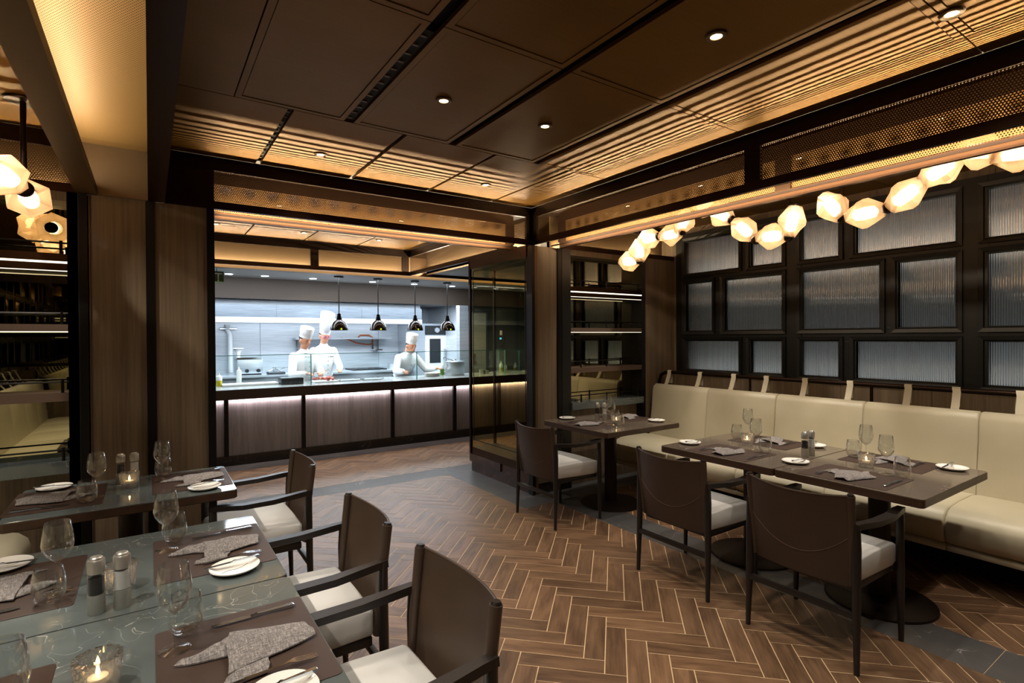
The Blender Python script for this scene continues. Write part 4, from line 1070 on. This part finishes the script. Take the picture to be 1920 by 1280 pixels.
MB().tube([(1.12, 10.44, 1.765), (1.12, 10.44, 1.68), (1.16, 10.42, 1.60), (1.16, 10.42, .935)], .04, 12).build('pipe', 'kitchen_white', dp, True)
MB().tube([(1.0, 10.38, 1.70), (1.26, 10.38, 1.70)], .02, 8).build('tap_bar', 'chrome', dp, True)
mc = obj1('food_machine', 'steel food machine with funnel top and black knobs beside the squeeze bottle', 'food machine', (1.32, 9.75, .931))
box('body', 'steel_plain', (-.16, -.2, .02), (.22, .2, .26), mc, .01); box('lid', 'chrome', (-.17, -.21, .26), (.21, .21, .285), mc)
MB().lathe([(.03, .285), (.035, .36), (.07, .42), (.085, .43), (.08, .435)], 20, (-.12, 0, 0)).build('funnel', 'kitchen_white', mc, True)
for x in (-.02, .15): MB().lathe([(.001, .03), (.028, .03), (.03, 0)], 14).xform(Matrix.Translation((x, -.2, .07)) @ Matrix.Rotation(PI / 2, 4, 'X')).build('knob', 'kitchen_black', mc, True)
box('foot', 'kitchen_black', (-.14, -.18, 0), (.2, .18, .02), mc)
def pot(label, x, y, z, r, h, name='saucepan', mat='steel_plain', handle=True, cat='pan'):
    t = thing(name, label, cat, (x, y, z))
    MB().lathe([(.001, 0), (r * .96, 0), (r, .01), (r, h), (r + .006, h + .004), (r - .004, h + .002), (r - .006, .02), (.001, .015)], 26).build('bowl', mat, t, True, 40)
    if handle: MB().bar([(r, 0, h * .8), (r + .05, -.01, h * .85), (r + .16, -.04, h * .95)], .012, .02).build('handle', 'chrome', t)
    return t
for i, (x, l) in enumerate(((1.80, 'small steel saucepan beside the food machine'), (2.12, 'steel saucepan next to the standing cook in the short hat'), (3.86, 'steel saucepan at the end of the burner grate'))): pot(l, x, 9.8, .931, .07 + .008 * i, .10)
tr = thing('roasting_tray', 'dark roasting tray with tongs beside the food machine', 'tray', (1.72, 9.52, .931))
box('pan', 'steel_dark', (-.12, -.1, 0), (.14, .1, .04), tr, .008); MB().tube([(-.1, 0, .05), (0, .03, .10), (.1, 0, .045)], .012, 8).build('tongs', 'chrome', tr, True)
def bottle(label, x, y, z, r, h, fill, group='squeeze bottles'):
    t = thing('squeeze_bottle', label, 'bottle', (x, y, z), 0, group)
    MB().lathe([(.001, 0), (r, 0), (r, h * .45)], 18).build('filling', fill, t, True, 40)
    MB().lathe([(r, h * .45), (r, h * .72), (r * .8, h * .78)], 18).build('body', 'bottle_plastic', t, True, 40)
    MB().lathe([(r * .8, h * .78), (r * .35, h * .84), (r * .12, h), (.001, h)], 14).build('nozzle', 'bottle_plastic', t, True, 40)
    return t
bottle('squeeze bottle of yellow oil at the column end of the counter', .735, 7.78, .91, .035, .17, 'liquid_yellow')
bottle('white squeeze bottle in front of the food machine', .985, 8.0 - .05, .91, .032, .24, 'bottle_plastic')
bottle('squeeze bottle of green sauce near the stock pot', 3.985, 7.93, .91, .032, .22, 'liquid_green')
bottle('squeeze bottle of yellow oil inside the glass display by the dark wall', 5.03, 7.75, .91, .032, .2, 'liquid_yellow')
bottle('short squeeze bottle of yellow oil inside the glass display by the dark wall', 5.12, 7.75, .91, .028, .15, 'liquid_yellow')
sp = thing('stock_pot', 'large steel stock pot with a ladle at the end of the counter', 'pot', (4.11, 7.72, .91))
MB().lathe([(.001, 0), (.15, 0), (.155, .006), (.155, .21), (.165, .214), (.165, .222), (.15, .222), (.148, .02), (.001, .015)], 32).build('body', 'steel_plain', sp, True, 40)
MB().lathe([(.166, .222), (.12, .235), (.03, .24), (.02, .26), (.001, .262)], 28).build('lid', 'steel_plain', sp, True, 40)
MB().tube([(-.05, -.05, .24), (-.17, -.06, .27), (-.21, -.06, .30), (-.235, -.06, .285), (-.23, -.06, .265)], .006, 8).build('ladle', 'chrome', sp, True)
tp = thing('spice_jar', 'small white jar standing beside the green sauce bottle', 'jar', (4.08 - .03, 7.96, .91)); MB().lathe([(.001, 0), (.025, 0), (.028, .05), (.02, .06), (.001, .06)], 16).build('jar_body', 'kitchen_white', tp, True, 40); MB().lathe([(.021, .06), (.021, .075), (.001, .075)], 16).build('lid', 'chrome', tp, True, 40)
for i in range(4):
    t = thing('stacked_plate', '%s white dinner plate of the pile in front of the bending cook' % ('lowest', 'second lowest', 'second highest', 'topmost')[i], 'plate', (3.72, 7.74, .91 + .012 * i), 0, 'pile of white plates on the counter')
    MB().lathe([(.001, .004), (.08, .004), (.125, .016), (.127, .018), (.122, .013), (.08, 0), (.001, 0)], 30).build('dish', 'porcelain', t, True, 40)
ft = thing('food_tray', 'black food tray behind the glass in front of the cook in the short hat', 'tray', (1.56, 7.62, .91)); box('tray', 'kitchen_black', (-.13, -.12, 0), (.15, .12, .09), ft, .012); box('lining', 'steel_dark', (-.11, -.10, .088), (.13, .10, .092), ft)
mt = thing('meat_tray', 'clear tray of red meat pieces in front of the cook in the tall hat', 'food tray', (2.02, 7.66, .91))
box('tray', 'kitchen_white', (-.16, -.12, 0), (.16, .12, .02), mt, .006)
rm = random.Random(3)
for k in range(26):
    x, y = rm.uniform(-.13, .13), rm.uniform(-.09, .09); MB().ball((x, y, .035 + rm.uniform(0, .03)), (rm.uniform(.018, .03), .02, .016), 8, 6).build('meat_piece', 'meat_red' if k % 4 else 'meat_pale', mt, True)
for x0, lab in ((2.36, 'flat steel tray next to the meat tray'), (2.70, 'flat steel tray between the meat tray and the bending cook')):
    t = thing('steel_tray', lab, 'tray', (x0, 7.70, .91)); box('base', 'steel_plain', (-.14, -.12, 0), (.14, .12, .012), t); box('rim', 'chrome', (-.15, -.13, .01), (-.14, .13, .03), t); box('rim', 'chrome', (.14, -.13, .01), (.15, .13, .03), t)
cb = thing('cutting_board', 'long white cutting board on the counter in front of the food machine', 'board', (1.08, 7.75, .91)); box('board', 'kitchen_white', (-.32, -.13, 0), (.34, .13, .028), cb, .005); box('groove', 'porcelain', (-.29, -.10, .027), (.31, .10, .0295), cb)
gd = thing('glass_display', 'small clear glass display box on the counter by the dark wall', 'display case', (5.08, 7.75, .91))
for a, b in (((-.2, -.16), (.22, -.16)), ((-.2, .16), (.22, .16)), ((-.2, -.16), (-.2, .16)), ((.22, -.16), (.22, .16))): MB().quad((a[0], a[1], 0), (b[0], b[1], 0), (b[0], b[1], .38), (a[0], a[1], .38)).build('glass_panel', 'glass_guard', gd)
for x, y in ((-.2, -.16), (.22, -.16)): box('edge', 'glass_edge', (x - .004, y - .004, 0), (x + .004, y + .004, .38), gd)
for i, x in enumerate((4.62, 4.71)): pot('small steel bowl on the counter in front of the steel door, %s' % ('lower one' if i else 'taller one'), x, 7.72, .91, .042, .05 + .02 * (1 - i), 'mixing_bowl', 'steel_plain', False, 'bowl')
ph = thing('wall_phone', 'black wall telephone with a lit blue screen on the dark wall', 'telephone', (5.5, 8.5, 1.35))
box('body', 'phone_black', (-.06, -.05, 0), (.06, 0, .2), ph, .01); box('handset', 'phone_black', (.02, -.075, .02), (.06, -.045, .19), ph, .012); box('screen', 'phone_screen', (-.045, -.053, .13), (-.005, -.049, .165), ph)
box('cable', 'phone_black', (.035, -.03, -.08), (.042, -.02, .02), ph)
tag(box('wall_switch', 'kitchen_white', (5.49, 8.485, 1.56), (5.54, 8.5, 1.65), None, .004), 'white wall switch above the black telephone', 'switch')
es = thing('exit_sign', 'small green and white sign hanging below the passage beam', 'sign', (.70, 7.55, 2.22))
pl8 = box('plate', 'exit_green', (-.36, -.012, 0), (.075, .012, .14), es)
tx = bpy.data.curves.new('lettering', 'FONT'); tx.body = 'EXIT'; tx.size = .145; tx.align_x = 'RIGHT'; tx.extrude = .0015; tx.materials.append(MATS['exit_white'])
tmp = bpy.data.objects.new('lettering_curve', tx); COL.objects.link(tmp); bpy.context.view_layer.update()
lm = bpy.data.meshes.new_from_object(tmp.evaluated_get(bpy.context.evaluated_depsgraph_get())); bpy.data.objects.remove(tmp)
to = bpy.data.objects.new('lettering', lm); COL.objects.link(to); to.parent = pl8; to.location = (.058, -.0135, .018); to.rotation_euler = (PI / 2, 0, 0)
MB().tube([(-.28, 0, .14), (-.28, 0, .178)], .004, 6).build('hanger', 'metal_black', es); MB().tube([(.0, 0, .14), (.0, 0, .178)], .004, 6).build('hanger', 'metal_black', es)

# ---------------------------------------------------------------- cooks
def remesh(o, vox=.012, sm=6):
    m = o.modifiers.new('join', 'REMESH'); m.mode = 'VOXEL'; m.voxel_size = vox; m.use_smooth_shade = True
    s = o.modifiers.new('soft', 'SMOOTH'); s.factor = .5; s.iterations = sm
    return o
def seg(m, a, b, ra, rb, n=14):
    a, b = Vector(a), Vector(b); m.tube([a, a.lerp(b, .33), a.lerp(b, .66), b], [ra, ra + (rb - ra) * .33, ra + (rb - ra) * .66, rb], n)
    m.ball(a, ra, n, 8); m.ball(b, rb, n, 8)
def cook(label, x, y, lean, yaw, head_yaw, head_pitch, hands, hat, extras, h=1.0):
    # local frame: faces -y, feet at z=0
    t = thing('person', label, 'person', (x, y, 0), yaw)
    hip = Vector((0, 0, .92 * h)); R = Matrix.Rotation(lean, 3, 'X')
    def T(p): return hip + R @ (Vector(p) * h)
    neck = T((0, .0, .52)); hc = neck + (R @ Vector((0, -.02, .165 * h)))
    HM = Matrix.Translation(hc) @ Matrix.Rotation(head_yaw, 4, 'Z') @ Matrix.Rotation(head_pitch, 4, 'X')
    sh = [T((s * .162, 0, .435)) for s in (-1, 1)]
    arms = []
    for s, hd_ in zip((-1, 1), hands):
        S = sh[0 if s < 0 else 1]; Hd = Vector(hd_); d = Hd - S; L = d.length; up, fo = .30 * h, .27 * h
        if L > (up + fo) * .99: Hd = S + d * ((up + fo) * .99 / L); d = Hd - S; L = d.length
        ca = (up * up + L * L - fo * fo) / (2 * up * L); a_ = math.acos(max(-1, min(1, ca)))
        dn = d.normalized(); side = Vector((s * .55, .5, -.9)); side = (side - dn * side.dot(dn)).normalized()
        E_ = S + dn * up * math.cos(a_) + side * up * math.sin(a_); arms.append((S, E_, Hd))
    # skin body: one continuous mesh (legs, trunk, neck, head, arms, hands)
    m = MB()
    for s in (-1, 1):
        seg(m, (s * .09, .01, .90 * h), (s * .10, -.01, .48 * h), .078, .055); seg(m, (s * .10, -.01, .48 * h), (s * .105, .03, .08), .052, .038); seg(m, (s * .105, .04, .05), (s * .11, -.14, .035), .045, .032)
    seg(m, hip, T((0, 0, .25)), .095, .09); seg(m, T((0, 0, .25)), T((0, 0, .40)), .09, .075); seg(m, T((-.15, 0, .43)), T((.15, 0, .43)), .045, .045); seg(m, T((0, 0, .44)), neck + Vector((0, 0, .06)), .058, .052)
    k = len(m.v); m.ball((0, 0, .02), (.073, .092, .112), 20, 14); m.ball((0, -.02, -.055), (.055, .068, .062), 16, 10); m.ball((0, -.095, -.004), (.014, .02, .026), 10, 8)
    m.ball((0, -.088, -.044), (.024, .012, .011), 10, 6)
    for s in (-1, 1): m.ball((s * .075, .005, .0), (.013, .022, .032), 10, 8)
    m.xform(HM, k)
    for s, (S, E_, Hd) in zip((-1, 1), arms):
        seg(m, S, E_, .045, .037); seg(m, E_, Hd, .036, .026)
        f = (Hd - E_).normalized(); dn = Vector((0, 0, -1)); sd = f.cross(dn)
        if sd.length < .1: sd = Vector((1, 0, 0))
        sd.normalize(); pm = Hd + f * .045; nrm = sd.cross(f)
        m.ball(tuple(pm), (.034, .034, .024), 12, 8)
        for q, ln in zip((-.027, -.009, .009, .026), (.062, .074, .07, .055)):
            b0 = pm + sd * q + f * .02; b1 = b0 + f * ln * .55 + dn * .012; b2 = b1 + f * ln * .35 + dn * .028; m.tube([b0, b1, b2], [.0095, .009, .0075], 8)
        b0 = pm - sd * .028 * s - f * .015; m.tube([b0, b0 - sd * s * .03 + f * .025, b0 - sd * s * .035 + f * .055 + dn * .012], [.011, .0105, .008], 8)
    body = remesh(m.build('body', 'skin', t, True), .0075, 4)
    for s in (-1, 1):
        e = MB().ball((s * .03, -.0905, .018), (.0085, .006, .005), 10, 6).xform(HM).build('eye', 'eye_dark', body, True)
        MB().bar([HM @ Vector((s * .014, -.096, .036)), HM @ Vector((s * .03, -.097, .040)), HM @ Vector((s * .046, -.088, .036))], .004, .006).build('eyebrow', 'hair_dark', body)
    MB().ball((0, -.098, -.044), (.02, .005, .004), 10, 6).xform(HM).build('mouth', 'lip', body, True)
    k = MB(); k.ball((0, .018, .045), (.079, .088, .09), 18, 10); k.xform(HM).build('hair', 'hair_dark', body, True)
    # jacket
    m = MB(); rs = []
    for z, wx, wy, oy in ((-.16, .185, .135, 0), (-.05, .178, .128, 0), (.10, .165, .12, 0), (.25, .178, .125, -.005), (.38, .195, .125, 0), (.46, .175, .105, .0), (.505, .11, .085, 0), (.53, .066, .068, 0), (.56, .062, .064, 0)):
        rs.append([T((wx * math.cos(2 * PI * j / 28), oy + wy * math.sin(2 * PI * j / 28), z)) for j in range(28)])
    m.rings(rs)
    for S, E_, Hd in arms: seg(m, S, E_, .064, .055); seg(m, E_, E_.lerp(Hd, .93), .055, .043)
    j = remesh(m.build('chef_jacket', 'chef_white', t, True), .012, 5)
    for i in range(5): MB().ball(tuple(T((.045, -.128 - .002 * i, .36 - .07 * i))), (.009, .006, .009), 8, 6).build('button', 'apron_grey', j, True)
    m = MB(); rs = []
    for z, wx, wy in ((-.60, .19, .15), (-.30, .19, .15), (-.02, .186, .14), (.02, .182, .136)):
        rs.append([T((wx * math.cos(a), wy * math.sin(a), z)) for a in [PI + PI * (i - 1) / 18 for i in range(21)]])
    m.rings(rs, False, False).build('apron', 'apron_grey', t, True)
    m = MB()
    for s in (-1, 1): seg(m, (s * .09, .01, .90 * h), (s * .10, -.01, .48 * h), .10, .082); seg(m, (s * .10, -.01, .48 * h), (s * .105, .03, .12), .082, .075)
    m.ball((0, 0, .90 * h), (.17, .125, .10)); remesh(m.build('trousers', 'trousers_dark', t, True), .016, 4)
    for s in (-1, 1): MB().rbox((s * .11 - .05, -.19, 0), (s * .11 + .05, .1, .085), .03, 3).build('shoe', 'hair_dark', t, True)
    # pleated paper hat
    m = MB(); n = 48; H = hat; rs = []
    for z, r in ((0, .088), (.05, .089), (.052, .091), (H * .6, .096 + .05 * (H - .16)), (H, .101 + .09 * (H - .16)), (H + .004, .09), (H + .006, .02)):
        pl_ = .0025 if z > .051 else 0
        rs.append([((r + pl_ * math.cos(16 * 2 * PI * q / n * 1.0)) * .92 * math.cos(2 * PI * q / n), .008 + (r + pl_ * math.cos(16 * 2 * PI * q / n)) * 1.05 * math.sin(2 * PI * q / n), .055 + z) for q in range(n)])
    m.rings(rs).xform(HM).build('chef_hat', 'chef_white', t, True, 60)
    if 'glasses' in extras:
        m = MB()
        for s in (-1, 1): m.tube([HM @ Vector((s * .033 + .026 * math.cos(q * PI / 6), -.102, .016 + .02 * math.sin(q * PI / 6))) for q in range(13)], .004, 6)
        for s in (-1, 1): m.tube([HM @ Vector((s * .058, -.10, .02)), HM @ Vector((s * .082, .0, .022))], .0035, 6)
        m.tube([HM @ Vector((-.008, -.104, .018)), HM @ Vector((.008, -.104, .018))], .0035, 6); m.build('glasses', 'rose_plastic', t, True)
    if 'badge' in extras: b_ = MB().box((-.03, -.005, -.006), (.03, 0, .006)); b_.xform(Matrix.Translation(T((.10, -.128, .36)))); b_.build('name_badge', 'kitchen_black', t)
    return t
cook('young cook in a short white hat looking down at his hands', 1.865, 8.24, .12, .15, .25, .35, ((-.10, -.36, 1.02), (.12, -.36, 1.02)), .145, (), .93)
cook('tall cook in a tall pleated hat and pink glasses beside the young cook', 2.335, 8.97, .16, .05, .1, .40, ((-.17, -.42, 1.03), (.15, -.40, 1.03)), .335, ('glasses', 'badge'), .975)
cook('cook in a low white hat bending forward over the plates', 3.48, 8.42, .57, .05, .1, .25, ((-.26, -.62, 1.0), (.38, -.50, 1.02)), .15, (), .93)
print('objects', len(bpy.data.objects))
